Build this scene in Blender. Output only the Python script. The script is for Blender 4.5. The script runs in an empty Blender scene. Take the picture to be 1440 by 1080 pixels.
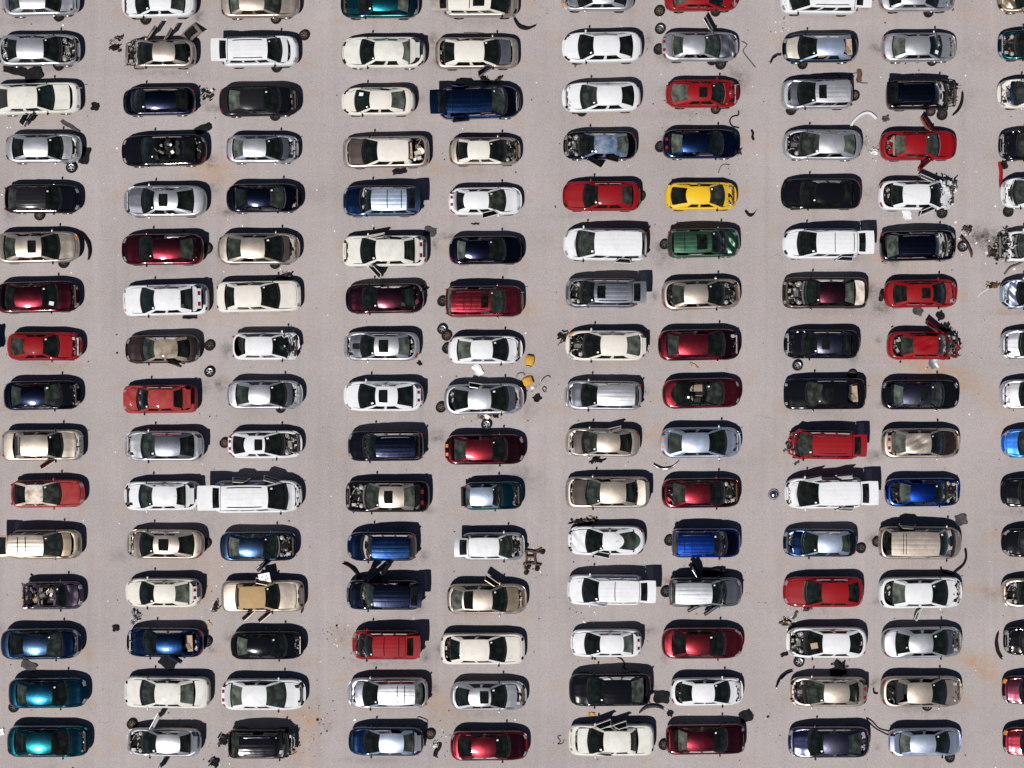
import bpy, math, random
from mathutils import Vector, Matrix
R = math.radians
# ------------------------------------------------------------------ camera, sky, sun, exposure
S = 0.0425                      # metres per photo pixel on the ground
H = 112.0                       # drone height
sc = bpy.context.scene
COL = sc.collection
cam_d = bpy.data.cameras.new('camera'); cam = bpy.data.objects.new('camera', cam_d); COL.objects.link(cam)
cam.location = (0, 0, H); cam_d.sensor_width = 36; cam_d.lens = 36 * H / (1440 * S); cam_d.clip_end = 1000; cam_d.clip_start = 1
sc.camera = cam
SUNX, SUNY = -0.29, -0.47       # slopes towards the sun
elev = math.atan(1 / math.hypot(SUNX, SUNY))
w = bpy.data.worlds.new('World'); sc.world = w; w.use_nodes = True
wn = w.node_tree.nodes; bg = wn['Background']
sky = wn.new('ShaderNodeTexSky'); sky.sky_type = 'NISHITA'; sky.sun_disc = False
sky.sun_elevation = elev; sky.sun_rotation = math.atan2(SUNX, SUNY); sky.altitude = 900; sky.air_density = .55; sky.dust_density = .2
w.node_tree.links.new(sky.outputs[0], bg.inputs[0]); bg.inputs[1].default_value = 0.05
sd = bpy.data.lights.new('sun', 'SUN'); sd.energy = 5.0; sd.angle = R(0.5); sd.color = (1, .965, .93)
sun = bpy.data.objects.new('sun', sd); COL.objects.link(sun)
sun.rotation_euler = Vector((SUNX, SUNY, 1)).to_track_quat('Z', 'Y').to_euler()
sc.view_settings.view_transform = 'Standard'; sc.view_settings.look = 'None'; sc.view_settings.exposure = 0.0; sc.view_settings.gamma = 1
sc.cycles.max_bounces = 6; sc.cycles.transparent_max_bounces = 12; sc.cycles.caustics_reflective = False; sc.cycles.caustics_refractive = False
rnd = random.Random(7)

# ------------------------------------------------------------------ materials
def nodes(m):
    m.use_nodes = True; t = m.node_tree
    return t, t.nodes, t.links, t.nodes['Principled BSDF']
MATS = {}
def paint(name, col, metallic=0.0, rough=.38, coat=1.0, dust=.25, fade=None, coat_r=.04, spec=.4):
    m = bpy.data.materials.new('paint_' + name); t, n, l, b = nodes(m)
    tc = n.new('ShaderNodeTexCoord'); oi = n.new('ShaderNodeObjectInfo')
    ad = n.new('ShaderNodeVectorMath'); ad.operation = 'ADD'; l.new(tc.outputs['Object'], ad.inputs[0])
    cx = n.new('ShaderNodeCombineXYZ'); mu = n.new('ShaderNodeMath'); mu.operation = 'MULTIPLY'; mu.inputs[1].default_value = 37
    l.new(oi.outputs['Random'], mu.inputs[0]); l.new(mu.outputs[0], cx.inputs[0]); l.new(mu.outputs[0], cx.inputs[2]); l.new(cx.outputs[0], ad.inputs[1])
    nz = n.new('ShaderNodeTexNoise'); nz.inputs['Scale'].default_value = 2.2; nz.inputs['Detail'].default_value = 5; nz.inputs['Roughness'].default_value = .65
    l.new(ad.outputs[0], nz.inputs['Vector'])
    cr = n.new('ShaderNodeValToRGB'); cr.color_ramp.elements[0].position = .42; cr.color_ramp.elements[1].position = .75
    cr.color_ramp.elements[0].color = (0, 0, 0, 1); cr.color_ramp.elements[1].color = (dust,) * 3 + (1,)
    l.new(nz.outputs[0], cr.inputs[0])
    n3 = n.new('ShaderNodeTexNoise'); n3.inputs['Scale'].default_value = .8; n3.inputs['Detail'].default_value = 7; n3.inputs['Roughness'].default_value = .7; l.new(ad.outputs[0], n3.inputs['Vector'])
    c3 = n.new('ShaderNodeMapRange'); c3.inputs[1].default_value = .57; c3.inputs[2].default_value = .66; c3.inputs[4].default_value = dust * .8; l.new(n3.outputs[0], c3.inputs[0])
    mxx = n.new('ShaderNodeMath'); mxx.operation = 'MAXIMUM'; l.new(cr.outputs[0], mxx.inputs[0]); l.new(c3.outputs[0], mxx.inputs[1])
    mx = n.new('ShaderNodeMix'); mx.data_type = 'RGBA'; mx.inputs[6].default_value = (*col, 1)
    f = fade or tuple(.85 * c + .15 * d for c, d in zip(col, (.32, .29, .26)))
    mx.inputs[7].default_value = (*f, 1); l.new(mxx.outputs[0], mx.inputs[0]); l.new(mx.outputs[2], b.inputs['Base Color'])
    b.inputs['Metallic'].default_value = metallic; b.inputs['Specular IOR Level'].default_value = spec
    ra = n.new('ShaderNodeMath'); ra.operation = 'MULTIPLY_ADD'; ra.inputs[1].default_value = .35; ra.inputs[2].default_value = rough
    l.new(mxx.outputs[0], ra.inputs[0]); l.new(ra.outputs[0], b.inputs['Roughness'])
    b.inputs['Coat Weight'].default_value = coat; b.inputs['Coat Roughness'].default_value = coat_r
    # gentle panel waviness so highlights break up
    n2 = n.new('ShaderNodeTexNoise'); n2.inputs['Scale'].default_value = 3.0; n2.inputs['Detail'].default_value = 2; l.new(ad.outputs[0], n2.inputs['Vector'])
    bp = n.new('ShaderNodeBump'); bp.inputs['Strength'].default_value = .25; bp.inputs['Distance'].default_value = .02
    l.new(n2.outputs[0], bp.inputs['Height']); l.new(bp.outputs[0], b.inputs['Normal']); l.new(bp.outputs[0], b.inputs['Coat Normal'])
    MATS[name] = m; return m
def plain(name, col, rough=.7, metallic=0.0, var=.3, scale=6.0, bump=0.0, col2=None, spec=.5):
    m = bpy.data.materials.new(name); t, n, l, b = nodes(m)
    tc = n.new('ShaderNodeTexCoord'); nz = n.new('ShaderNodeTexNoise'); nz.inputs['Scale'].default_value = scale; nz.inputs['Detail'].default_value = 4
    l.new(tc.outputs['Object'], nz.inputs['Vector'])
    cr = n.new('ShaderNodeValToRGB'); cr.color_ramp.elements[0].position = .35; cr.color_ramp.elements[1].position = .68
    c2 = col2 or tuple(c * (1 - var) for c in col)
    cr.color_ramp.elements[0].color = (*c2, 1); cr.color_ramp.elements[1].color = (*col, 1)
    l.new(nz.outputs[0], cr.inputs[0]); l.new(cr.outputs[0], b.inputs['Base Color'])
    b.inputs['Roughness'].default_value = rough; b.inputs['Metallic'].default_value = metallic; b.inputs['Specular IOR Level'].default_value = spec
    if bump:
        bp = n.new('ShaderNodeBump'); bp.inputs['Strength'].default_value = bump; bp.inputs['Distance'].default_value = .03
        l.new(nz.outputs[0], bp.inputs['Height']); l.new(bp.outputs[0], b.inputs['Normal'])
    MATS[name] = m; return m
def glass(name, tint, amt=.5, rough=.02):
    m = bpy.data.materials.new(name); m.use_nodes = True; t = m.node_tree; n = t.nodes; l = t.links
    for x in list(n):
        if x.type == 'BSDF_PRINCIPLED': n.remove(x)
    out = [x for x in n if x.type == 'OUTPUT_MATERIAL'][0]
    tr = n.new('ShaderNodeBsdfTransparent'); tr.inputs[0].default_value = (*tint, 1)
    gl = n.new('ShaderNodeBsdfGlossy'); gl.inputs['Roughness'].default_value = rough; gl.inputs[0].default_value = (1, 1, 1, 1)
    df = n.new('ShaderNodeBsdfDiffuse'); df.inputs[0].default_value = (.17, .20, .165, 1)
    tc = n.new('ShaderNodeTexCoord'); nz = n.new('ShaderNodeTexNoise'); nz.inputs['Scale'].default_value = 2.5; nz.inputs['Detail'].default_value = 5
    l.new(tc.outputs['Object'], nz.inputs['Vector'])
    mr = n.new('ShaderNodeMapRange'); mr.inputs[1].default_value = .4; mr.inputs[2].default_value = .75; mr.inputs[3].default_value = amt * .12; mr.inputs[4].default_value = amt * .5
    l.new(nz.outputs[0], mr.inputs[0])
    m1 = n.new('ShaderNodeMixShader'); l.new(mr.outputs[0], m1.inputs[0]); l.new(tr.outputs[0], m1.inputs[1]); l.new(df.outputs[0], m1.inputs[2])
    fr = n.new('ShaderNodeFresnel'); fr.inputs[0].default_value = 1.27
    m2 = n.new('ShaderNodeMixShader'); l.new(fr.outputs[0], m2.inputs[0]); l.new(m1.outputs[0], m2.inputs[1]); l.new(gl.outputs[0], m2.inputs[2])
    l.new(m2.outputs[0], out.inputs[0]); MATS[name] = m; return m

ME = dict(metallic=.75, rough=.38, dust=.3)
DK = dict(metallic=1.0, rough=.285, dust=.10, coat_r=.09)
GD = (.17, .15, .135)
paint('silver', (.46, .47, .50), **ME, fade=(.36, .35, .35)); paint('silverblue', (.37, .43, .54), **ME); paint('grey', (.13, .14, .165), **ME)  # grey also stands in for the shade on tilted silver hoods
paint('white', (.61, .62, .64), rough=.5, coat=.6, dust=.45, fade=(.46, .44, .41)); paint('cream', (.60, .57, .51), rough=.5, coat=.5, dust=.45, fade=(.44, .40, .34)); paint('oldwhite', (.57, .565, .515), rough=.6, coat=.15, dust=.55, fade=(.40, .37, .32))
paint('beige', (.42, .36, .30), metallic=.75, rough=.39, dust=.3); paint('shaded_beige', (.085, .066, .058), metallic=.6, rough=.45, dust=.3); paint('tan', (.30, .24, .165), **ME); paint('brown', (.028, .015, .012), metallic=.6, rough=.4, dust=.2)  # includes a dark copy of beige: shade of tilted hoods held in the colour
paint('gold', (.50, .47, .38), metallic=.6, rough=.42, dust=.5)
paint('black', (.0035, .0035, .0055), rough=.6, dust=.07, fade=(.012, .011, .013), coat_r=.12, spec=0.0); paint('navy', (.004, .006, .017), **{**DK, 'fade': (.012, .013, .022), 'spec': 0.0, 'coat_r': .12})
paint('matteblack', (.008, .008, .011), rough=.6, coat=.3, dust=.15, fade=(.025, .021, .021), spec=.05, coat_r=.2); paint('darkblue', (.004, .018, .062), **DK)
paint('steelblue', (.028, .058, .115), **DK); paint('blue', (0.005, 0.04, 0.28), **DK); paint('brightblue', (.02, .14, .52), metallic=.7, rough=.35, dust=.15)
paint('teal', (.003, .075, .092), **DK); paint('darkteal', (.003, .048, .085), **DK)
paint('red', (.22, .0025, .005), rough=.5, coat=.7, dust=.15, fade=(.16, .012, .012), spec=.12); paint('fadedred', (.26, .022, .022), rough=.6, coat=.2, dust=.5, fade=(.34, .10, .085), spec=.15)
paint('maroon', (.095, .008, .014), **DK); paint('wine', (.18, .011, .018), metallic=.9, rough=.29, dust=.15, coat_r=.09)
paint('darkmaroon', (0.05, 0.01, 0.018), **DK); paint('plum', (.04, .022, .045), metallic=.5, rough=.45, dust=.4)
paint('yellow', (.68, .42, .006), rough=.5, dust=.25, spec=.25, fade=(.5, .32, .05)); paint('green', (.03, .085, .05), metallic=.8, rough=.36, dust=.25)
paint('violetgrey', (.075, .075, .115), **DK)
paint('vinyl', (.36, .24, .11), rough=.75, coat=0, dust=.8, fade=(.30, .20, .11)); paint('primer', (.26, .21, .15), rough=.5, coat=.2, dust=.9, fade=(.06, .045, .035))
paint('mottled', (.04, .08, .16), rough=.5, coat=.3, dust=1.0, fade=(.24, .27, .33)); paint('rustwhite', (.6, .56, .48), rough=.7, coat=0, dust=1.0, fade=(.22, .09, .03))
glass('windscreen_glass', (.15, .27, .26), .15); glass('grimy_glass', (.20, .31, .28), .6); glass('side_glass', (.12, .18, .18), .12); glass('dusty_glass', (.40, .46, .40), 1.5); glass('sunroof_glass', (.02, .025, .04), .15)
plain('rubber', (.014, .013, .014), .85, spec=.15); plain('black_plastic', (.011, .0105, .013), .8, var=.6, spec=.12); plain('faded_plastic', (.065, .058, .062), .8, var=.4, spec=.2)
plain('interior_dark', (.018, .018, .02), .9, var=.5); plain('interior_tan', (.24, .19, .14), .9, var=.3); plain('interior_grey', (.13, .125, .125), .9, var=.4)
plain('rim_alloy', (.5, .5, .52), .35, .8, var=.3); plain('rim_steel', (.06, .055, .05), .6, .5, var=.5); plain('rim_rusty', (.16, .09, .06), .8, .2, var=.5)
plain('lamp_clear', (.42, .43, .45), .15, .3, var=.55, scale=14); plain('lamp_red', (.26, .012, .012), .2, var=.4, scale=10); plain('lamp_amber', (.8, .25, .02), .3, var=.3)
plain('engine_metal', (.17, .165, .16), .5, .6, var=.6, scale=15); plain('engine_dark', (.014, .013, .013), .8, var=.5, scale=9, spec=.15); plain('engine_rust', (.12, .065, .035), .85, var=.6, scale=12)
plain('engine_light', (.34, .33, .32), .5, .2, var=.3); plain('chrome', (.75, .75, .77), .15, 1.0, var=.1); plain('paper', (.8, .8, .78), .8, var=.08)
plain('cardboard', (.42, .30, .2), .9, var=.25); plain('yellow_foam', (.62, .33, .03), .9, var=.35, scale=9); plain('carpet', (.06, .055, .055), .95, var=.4); plain('sheet_metal', (.30, .31, .34), .5, .5, var=.4)
M = MATS

# ------------------------------------------------------------------ mesh helpers
class MB:
    def __init__(s): s.v = []; s.f = []; s.m = []
    def add(s, vs, fs, mi=0):
        o = len(s.v); s.v += [tuple(v) for v in vs]
        for f in fs: s.f.append([i + o for i in f]); s.m.append(mi)
    def box(s, c, d, mi=0, rz=0, mat=None):
        vs = [Vector((x * d[0] / 2, y * d[1] / 2, z * d[2] / 2)) for z in (-1, 1) for y in (-1, 1) for x in (-1, 1)]
        q = mat or Matrix.Rotation(rz, 3, 'Z'); c = Vector(c)
        s.add([q @ v + c for v in vs], [(0, 2, 3, 1), (4, 5, 7, 6), (0, 1, 5, 4), (2, 6, 7, 3), (0, 4, 6, 2), (1, 3, 7, 5)], mi)
    def grid(s, fn, nu, nv, mi=0, th=0.0, dirv=(0, 0, -1), skip=None):
        """surface fn(u,v) with optional thickness along dirv (closed slab)"""
        o = len(s.v); P = [fn(i / nu, j / nv) for i in range(nu + 1) for j in range(nv + 1)]
        s.v += [tuple(p) for p in P]; K = nv + 1
        for i in range(nu):
            for j in range(nv):
                s.f.append([o + i * K + j, o + (i + 1) * K + j, o + (i + 1) * K + j + 1, o + i * K + j + 1]); s.m.append(mi)
        if th:
            o2 = len(s.v); d = Vector(dirv) * th; s.v += [tuple(Vector(p) + d) for p in P]
            for i in range(nu):
                for j in range(nv):
                    s.f.append([o2 + i * K + j, o2 + i * K + j + 1, o2 + (i + 1) * K + j + 1, o2 + (i + 1) * K + j]); s.m.append(mi)
            ed = [(i * K, (i + 1) * K) for i in range(nu)] + [(nu * K + j, nu * K + j + 1) for j in range(nv)] + \
                 [((i + 1) * K + nv, i * K + nv) for i in range(nu)] + [(j + 1, j) for j in range(nv)]
            for a, b in ed: s.f.append([o + b, o + a, o2 + a, o2 + b]); s.m.append(mi)
    def lathe(s, prof, c=(0, 0, 0), n=20, mi=0, mat=None, mis=None):
        o = len(s.v); q = mat or Matrix.Identity(3); c = Vector(c)
        for r, z in prof:
            for k in range(n):
                a = 2 * math.pi * k / n; s.v.append(tuple(q @ Vector((r * math.cos(a), r * math.sin(a), z)) + c))
        for i in range(len(prof) - 1):
            for k in range(n):
                s.f.append([o + i * n + k, o + i * n + (k + 1) % n, o + (i + 1) * n + (k + 1) % n, o + (i + 1) * n + k]); s.m.append(mis[i] if mis else mi)
    def tube(s, pts, r, n=6, mi=0):
        pts = [Vector(p) for p in pts]; o = len(s.v)
        for i, p in enumerate(pts):
            t = (pts[min(i + 1, len(pts) - 1)] - pts[max(i - 1, 0)]).normalized()
            a = t.cross(Vector((0, 0, 1)));
            if a.length < .05: a = t.cross(Vector((1, 0, 0)))
            a.normalize(); b = t.cross(a)
            for k in range(n):
                an = 2 * math.pi * k / n; s.v.append(tuple(p + a * r * math.cos(an) + b * r * math.sin(an)))
        for i in range(len(pts) - 1):
            for k in range(n):
                s.f.append([o + i * n + k, o + i * n + (k + 1) % n, o + (i + 1) * n + (k + 1) % n, o + (i + 1) * n + k]); s.m.append(mi)
        s.f.append([o + k for k in range(n)][::-1]); s.m.append(mi); s.f.append([o + (len(pts) - 1) * n + k for k in range(n)]); s.m.append(mi)
    def poly(s, pts, z0, z1, mi=0):
        n = len(pts); o = len(s.v)
        s.v += [(x, y, z0) for x, y in pts] + [(x, y, z1) for x, y in pts]
        s.f.append([o + i for i in range(n)][::-1]); s.m.append(mi); s.f.append([o + n + i for i in range(n)]); s.m.append(mi)
        for i in range(n): s.f.append([o + i, o + (i + 1) % n, o + n + (i + 1) % n, o + n + i]); s.m.append(mi)
    def mesh(s, name, mats, smooth=True, angle=40):
        me = bpy.data.meshes.new(name); me.from_pydata(s.v, [], s.f)
        for m in mats: me.materials.append(M[m] if isinstance(m, str) else m)
        me.polygons.foreach_set('material_index', s.m)
        me.polygons.foreach_set('use_smooth', [smooth] * len(s.f)); me.update()
        if smooth: me.set_sharp_from_angle(angle=R(angle))
        return me
    def obj(s, name, mats, parent=None, smooth=True, angle=40):
        return link(name, s.mesh(name, mats, smooth, angle), parent)
def link(name, me, parent=None):
    o = bpy.data.objects.new(name, me); COL.objects.link(o)
    if parent: o.parent = parent
    return o
def empty(name, loc, rz=0):
    o = bpy.data.objects.new(name, None); o.empty_display_size = .3; COL.objects.link(o); o.location = loc; o.rotation_euler = (0, 0, rz); return o
def tag(o, label=None, cat=None, group=None, kind=None):
    for k, v in (('label', label), ('category', cat), ('group', group), ('kind', kind)):
        if v: o[k] = v
    return o
def lerp(a, b, t): return a + (b - a) * t
def prof(pts, x):
    if x <= pts[0][0]: return pts[0][1]
    for (x0, y0), (x1, y1) in zip(pts, pts[1:]):
        if x <= x1:
            t = (x - x0) / (x1 - x0); t = t * t * (3 - 2 * t) * .6 + t * .4; return lerp(y0, y1, t)
    return pts[-1][1]
def px(x, y, z=0): return ((x - 720) * S, (540 - y) * S, z)

# ------------------------------------------------------------------ ground
STAINS = [  # x, y, rx, ry, angle, kind (0 rust, 1 dark, 2 pale), strength
 (300,243,30,14,-20,0,.9),(290,232,14,8,0,0,.6),(1292,512,34,9,-18,0,.9),(1315,522,26,9,-30,0,.8),(1352,532,22,13,-20,0,.7),(1380,555,18,10,-30,0,.4),(1405,575,20,16,0,0,.25),
 (1358,926,24,8,-25,0,.8),(1378,938,18,8,-35,0,.8),(1402,958,20,12,-50,0,.5),(1385,700,30,8,0,0,.0),(425,1008,24,7,-8,0,.8),(434,1030,12,30,0,0,.5),(420,1060,18,20,0,0,.3),
 (122,918,14,10,0,0,.5),(608,985,16,12,-50,0,.6),(634,1002,22,18,0,0,.45),(286,815,24,26,0,0,.4),(284,832,10,10,0,0,.6),(240,787,18,6,0,0,.6),(912,210,22,5,-12,0,.5),(1366,18,34,10,-15,0,.4),
 (1052,822,18,9,-30,0,.4),(745,438,22,14,-30,0,.35),(1050,568,14,8,0,0,.3),(80,514,22,7,0,0,.5),(370,442,60,9,0,0,.3),(110,660,40,8,0,0,.2),(540,325,12,6,0,0,.5),(1180,443,60,8,0,0,.25),
 (1290,372,40,9,0,0,.3),(480,893,12,16,0,0,.4),(296,440,10,10,0,0,.3),(740,556,10,10,0,0,.4),(1250,590,50,7,0,0,.2),(830,170,26,6,0,0,.25),(985,440,40,5,0,0,.12),(660,240,40,8,0,0,.3),(430,665,10,10,0,0,.15),
 (1383,335,15,11,0,1,1.0),(1398,338,8,5,0,1,.5),(735,671,20,13,-15,1,.45),(1035,104,13,12,-20,1,.5),(1043,118,7,10,0,1,.35),(450,270,22,12,0,1,.22),(1395,833,13,9,0,1,.3),(1396,834,13,9,0,0,.4),(1364,136,6,8,0,1,.22),(1360,146,6,4,0,1,.2),
 (167,782,12,8,0,1,.35),(459,1020,7,7,0,1,.35),(482,895,16,10,0,1,.25),(745,575,12,9,0,1,.3),(752,536,9,7,0,1,.35),(930,350,12,20,0,1,.25),(936,366,14,6,0,1,.3),(762,335,12,8,0,1,.2),(1320,1000,30,6,0,1,.1),(293,735,16,22,0,1,.22),
 (20,575,20,8,0,1,.2),(1370,75,20,16,0,1,.18),(395,792,9,5,0,0,.5),(1258,368,6,6,0,1,.5),(1350,415,8,8,0,0,.3),(745,990,10,40,0,2,.2),(1190,28,60,12,0,2,.55),(1108,30,14,14,0,2,.3),(455,20,12,34,-30,2,.35),(620,180,16,24,20,2,.3),
 (255,310,14,6,0,2,.4),(1190,855,18,8,0,2,.4),(890,860,30,10,0,2,.3),(380,580,14,5,0,2,.3),(260,580,14,8,0,2,.2),(880,725,20,12,0,2,.2),(450,330,22,120,4,2,.18),(140,500,18,300,2,2,.15),(1075,500,18,420,0,2,.15),(765,640,18,380,1,2,.12)]
def ground():
    nx, ny = 420, 320; hx, hy = 35.0, 27.0; v = []; f = []; cols = []
    st = []
    for (x, y, rx, ry, a, k, s) in STAINS:
        X, Y, _ = px(x, y); st.append((X, Y, rx * S * 1.25, ry * S * 1.25, math.cos(R(a)), math.sin(R(a)), k, s, max(rx, ry) * S * 3))
    xs = [-hx + 2 * hx * i / nx for i in range(nx + 1)]; ys = [-hy + 2 * hy * j / ny for j in range(ny + 1)]
    xs = [-600, -120] + xs + [120, 600]; ys = [-600, -120] + ys + [120, 600]
    for Y in ys:
        row = [q for q in st if abs(q[1] - Y) < q[8]]
        for X in xs:
            c = [0., 0., 0.]
            for (sx, sy, rx, ry, ca, sa, k, s, rr) in row:
                dx = X - sx
                if abs(dx) > rr: continue
                dy = Y - sy; e = ((dx * ca + dy * sa) / rx) ** 2 + ((-dx * sa + dy * ca) / ry) ** 2
                if e < 5: c[k] += s * math.exp(-e * .9)
            v.append((X, Y, 0)); cols += [min(c[0], 1), min(c[1], 1), min(c[2], 1), 1]
    K = len(xs)
    for j in range(len(ys) - 1):
        for i in range(K - 1): f.append((j * K + i, j * K + i + 1, (j + 1) * K + i + 1, (j + 1) * K + i))
    me = bpy.data.meshes.new('ground'); me.from_pydata(v, [], f)
    at = me.color_attributes.new('stain', 'FLOAT_COLOR', 'POINT'); at.data.foreach_set('color', cols)
    m = bpy.data.materials.new('weathered_asphalt'); t, n, l, b = nodes(m)
    tc = n.new('ShaderNodeTexCoord')
    def noise(sc_, det=4, ro=.6, off=0):
        mp = n.new('ShaderNodeMapping'); mp.inputs['Location'].default_value = (off, off * .7, 0); l.new(tc.outputs['Object'], mp.inputs[0])
        z = n.new('ShaderNodeTexNoise'); z.inputs['Scale'].default_value = sc_; z.inputs['Detail'].default_value = det; z.inputs['Roughness'].default_value = ro; l.new(mp.outputs[0], z.inputs['Vector']); return z.outputs[0]
    def rng(s, a, b_, c, d):
        r = n.new('ShaderNodeMapRange'); l.new(s, r.inputs[0])
        for i, q in enumerate((a, b_, c, d)): r.inputs[i + 1].default_value = q
        return r.outputs[0]
    def mix(fac, A, B, bt='MIX'):
        x = n.new('ShaderNodeMix'); x.data_type = 'RGBA'; x.blend_type = bt
        if isinstance(fac, float): x.inputs[0].default_value = fac
        else: l.new(fac, x.inputs[0])
        for k, q in ((6, A), (7, B)):
            if isinstance(q, tuple): x.inputs[k].default_value = (*q, 1)
            else: l.new(q, x.inputs[k])
        return x.outputs[2]
    def mul(a, b_):
        x = n.new('ShaderNodeMath'); x.operation = 'MULTIPLY'; l.new(a, x.inputs[0])
        if isinstance(b_, float): x.inputs[1].default_value = b_
        else: l.new(b_, x.inputs[1])
        return x.outputs[0]
    base = mix(rng(noise(.12, 5), .35, .65, 0, 1), (.308, .280, .275), (.365, .332, .327))
    base = mix(rng(noise(.5, 6, .7, 9), .5, .75, 0, .5), base, (.37, .318, .288))
    base = mix(rng(noise(1.6, 6, .7, 31), .52, .8, 0, .45), base, (.275, .24, .232))
    base = mix(rng(noise(4.5, 5, .8, 3), .3, .7, 0, 1), base, mix(1.0, base, (.90, .895, .89), 'MULTIPLY'))
    gr = noise(13, 3, .9, 5); base = mix(rng(gr, .3, .7, 0, 1), mix(1.0, base, (.74, .74, .74), 'MULTIPLY'), mix(1.0, base, (1.23, 1.23, 1.24), 'MULTIPLY'))
    # faint tyre tracks running up and down the aisles
    mp = n.new('ShaderNodeMapping'); mp.inputs['Scale'].default_value = (1.1, .035, 1); l.new(tc.outputs['Object'], mp.inputs[0])
    tn = n.new('ShaderNodeTexNoise'); tn.inputs['Scale'].default_value = 1.6; tn.inputs['Detail'].default_value = 5; l.new(mp.outputs[0], tn.inputs['Vector'])
    base = mix(rng(tn.outputs[0], .54, .72, 0, .5), base, mix(1.0, base, (.84, .84, .85), 'MULTIPLY')); base = mix(rng(tn.outputs[0], .46, .30, 0, .5), base, mix(1.0, base, (1.12, 1.11, 1.10), 'MULTIPLY'))
    # hairline cracks
    mp2 = n.new('ShaderNodeMapping'); l.new(tc.outputs['Object'], mp2.inputs[0]); wn_ = n.new('ShaderNodeTexNoise'); wn_.inputs['Scale'].default_value = 1.2; wn_.inputs['Detail'].default_value = 4; l.new(tc.outputs['Object'], wn_.inputs['Vector'])
    va = n.new('ShaderNodeVectorMath'); va.operation = 'MULTIPLY_ADD'; va.inputs[1].default_value = (1.1, 1.1, 0); l.new(wn_.outputs['Color'], va.inputs[0]); l.new(tc.outputs['Object'], va.inputs[2])
    vo = n.new('ShaderNodeTexVoronoi'); vo.feature = 'DISTANCE_TO_EDGE'; vo.inputs['Scale'].default_value = .22; l.new(va.outputs[0], vo.inputs['Vector'])
    ck = mul(rng(vo.outputs['Distance'], .0, .005, .35, 0), rng(noise(.25, 3, .6, 44), .55, .65, 0, 1)); base = mix(ck, base, (.10, .085, .08))
    at_ = n.new('ShaderNodeVertexColor'); at_.layer_name = 'stain'; sp = n.new('ShaderNodeSeparateColor'); l.new(at_.outputs[0], sp.inputs[0])
    nn = rng(noise(2.0, 8, .8, 17), .38, .58, .05, 1)
    base = mix(mul(mul(sp.outputs[0], nn), .68), base, (.36, .20, .085))
    base = mix(mul(mul(sp.outputs[1], nn), 1.0), base, (.035, .03, .03))
    base = mix(mul(mul(sp.outputs[2], nn), .6), base, (.46, .40, .37))
    l.new(base, b.inputs['Base Color']); b.inputs['Roughness'].default_value = .93; b.inputs['Specular IOR Level'].default_value = .2
    bp = n.new('ShaderNodeBump'); bp.inputs['Strength'].default_value = .35; bp.inputs['Distance'].default_value = .02; l.new(gr, bp.inputs['Height']); l.new(bp.outputs[0], b.inputs['Normal'])
    me.materials.append(m); g = link('ground', me); g['kind'] = 'structure'

# ------------------------------------------------------------------ shared part meshes
def wheel_mesh(rim='rim_steel', r=.31, wd=.2, spokes=5):
    b = MB(); h = wd / 2
    b.lathe([(r * .64, -h * .8), (r * .72, -h), (r * .95, -h), (r, -h * .6), (r, h * .6), (r * .95, h), (r * .72, h), (r * .64, h * .8), (r * .60, h * .3)], n=24, mi=0)
    b.lathe([(r * .64, -h * .7), (r * .62, h * .85), (r * .56, h * .8), (r * .52, h * .25)], n=24, mi=1)
    b.lathe([(r * .52, -h * .3), (.001, -h * .3)], n=24, mi=2); b.lathe([(.001, h * .62), (r * .16, h * .6), (r * .18, h * .2)], n=12, mi=1)
    for k in range(spokes):
        a = 2 * math.pi * k / spokes; q = Matrix.Rotation(a, 3, 'Z')
        b.box(q @ Vector((r * .36, 0, h * .38)), (r * .44, r * .15, h * .3), 1, mat=q)
    return b.mesh('wheel', ['rubber', rim, 'engine_dark'])
WH = {'steel': wheel_mesh('rim_steel', spokes=6), 'alloy': wheel_mesh('rim_alloy', spokes=5), 'rusty': wheel_mesh('rim_rusty', spokes=7)}
def seat_mesh(m):
    b = MB()
    b.grid(lambda u, v: (lerp(-.26, .26, u), lerp(-.25, .25, v), .52 + .03 * math.cos((v - .5) * 6) + .02 * u), 4, 6, 0, .14)
    b.grid(lambda u, v: (-.25 - .16 * u, lerp(-.25, .25, v) * (1 - .15 * u), .50 + .56 * u), 5, 6, 0, .12, (-.96, 0, -.2))
    b.box((-.43, 0, 1.12), (.09, .24, .15))
    return b.mesh('seat', [m])
def bench_mesh(m):
    b = MB()
    b.grid(lambda u, v: (lerp(-.24, .26, u), lerp(-.6, .6, v), .52 + .02 * math.cos((v - .5) * 12)), 3, 8, 0, .14)
    b.grid(lambda u, v: (-.22 - .18 * u, lerp(-.6, .6, v) * (1 - .05 * u), .50 + .46 * u), 4, 8, 0, .12, (-.96, 0, -.2))
    return b.mesh('rear_bench', [m])
SEAT = {k: seat_mesh(k) for k in ('interior_dark', 'interior_tan', 'interior_grey')}
BENCH = {k: bench_mesh(k) for k in ('interior_dark', 'interior_tan', 'interior_grey')}
EM = ['engine_dark', 'engine_metal', 'engine_rust', 'engine_light', 'black_plastic']
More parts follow.
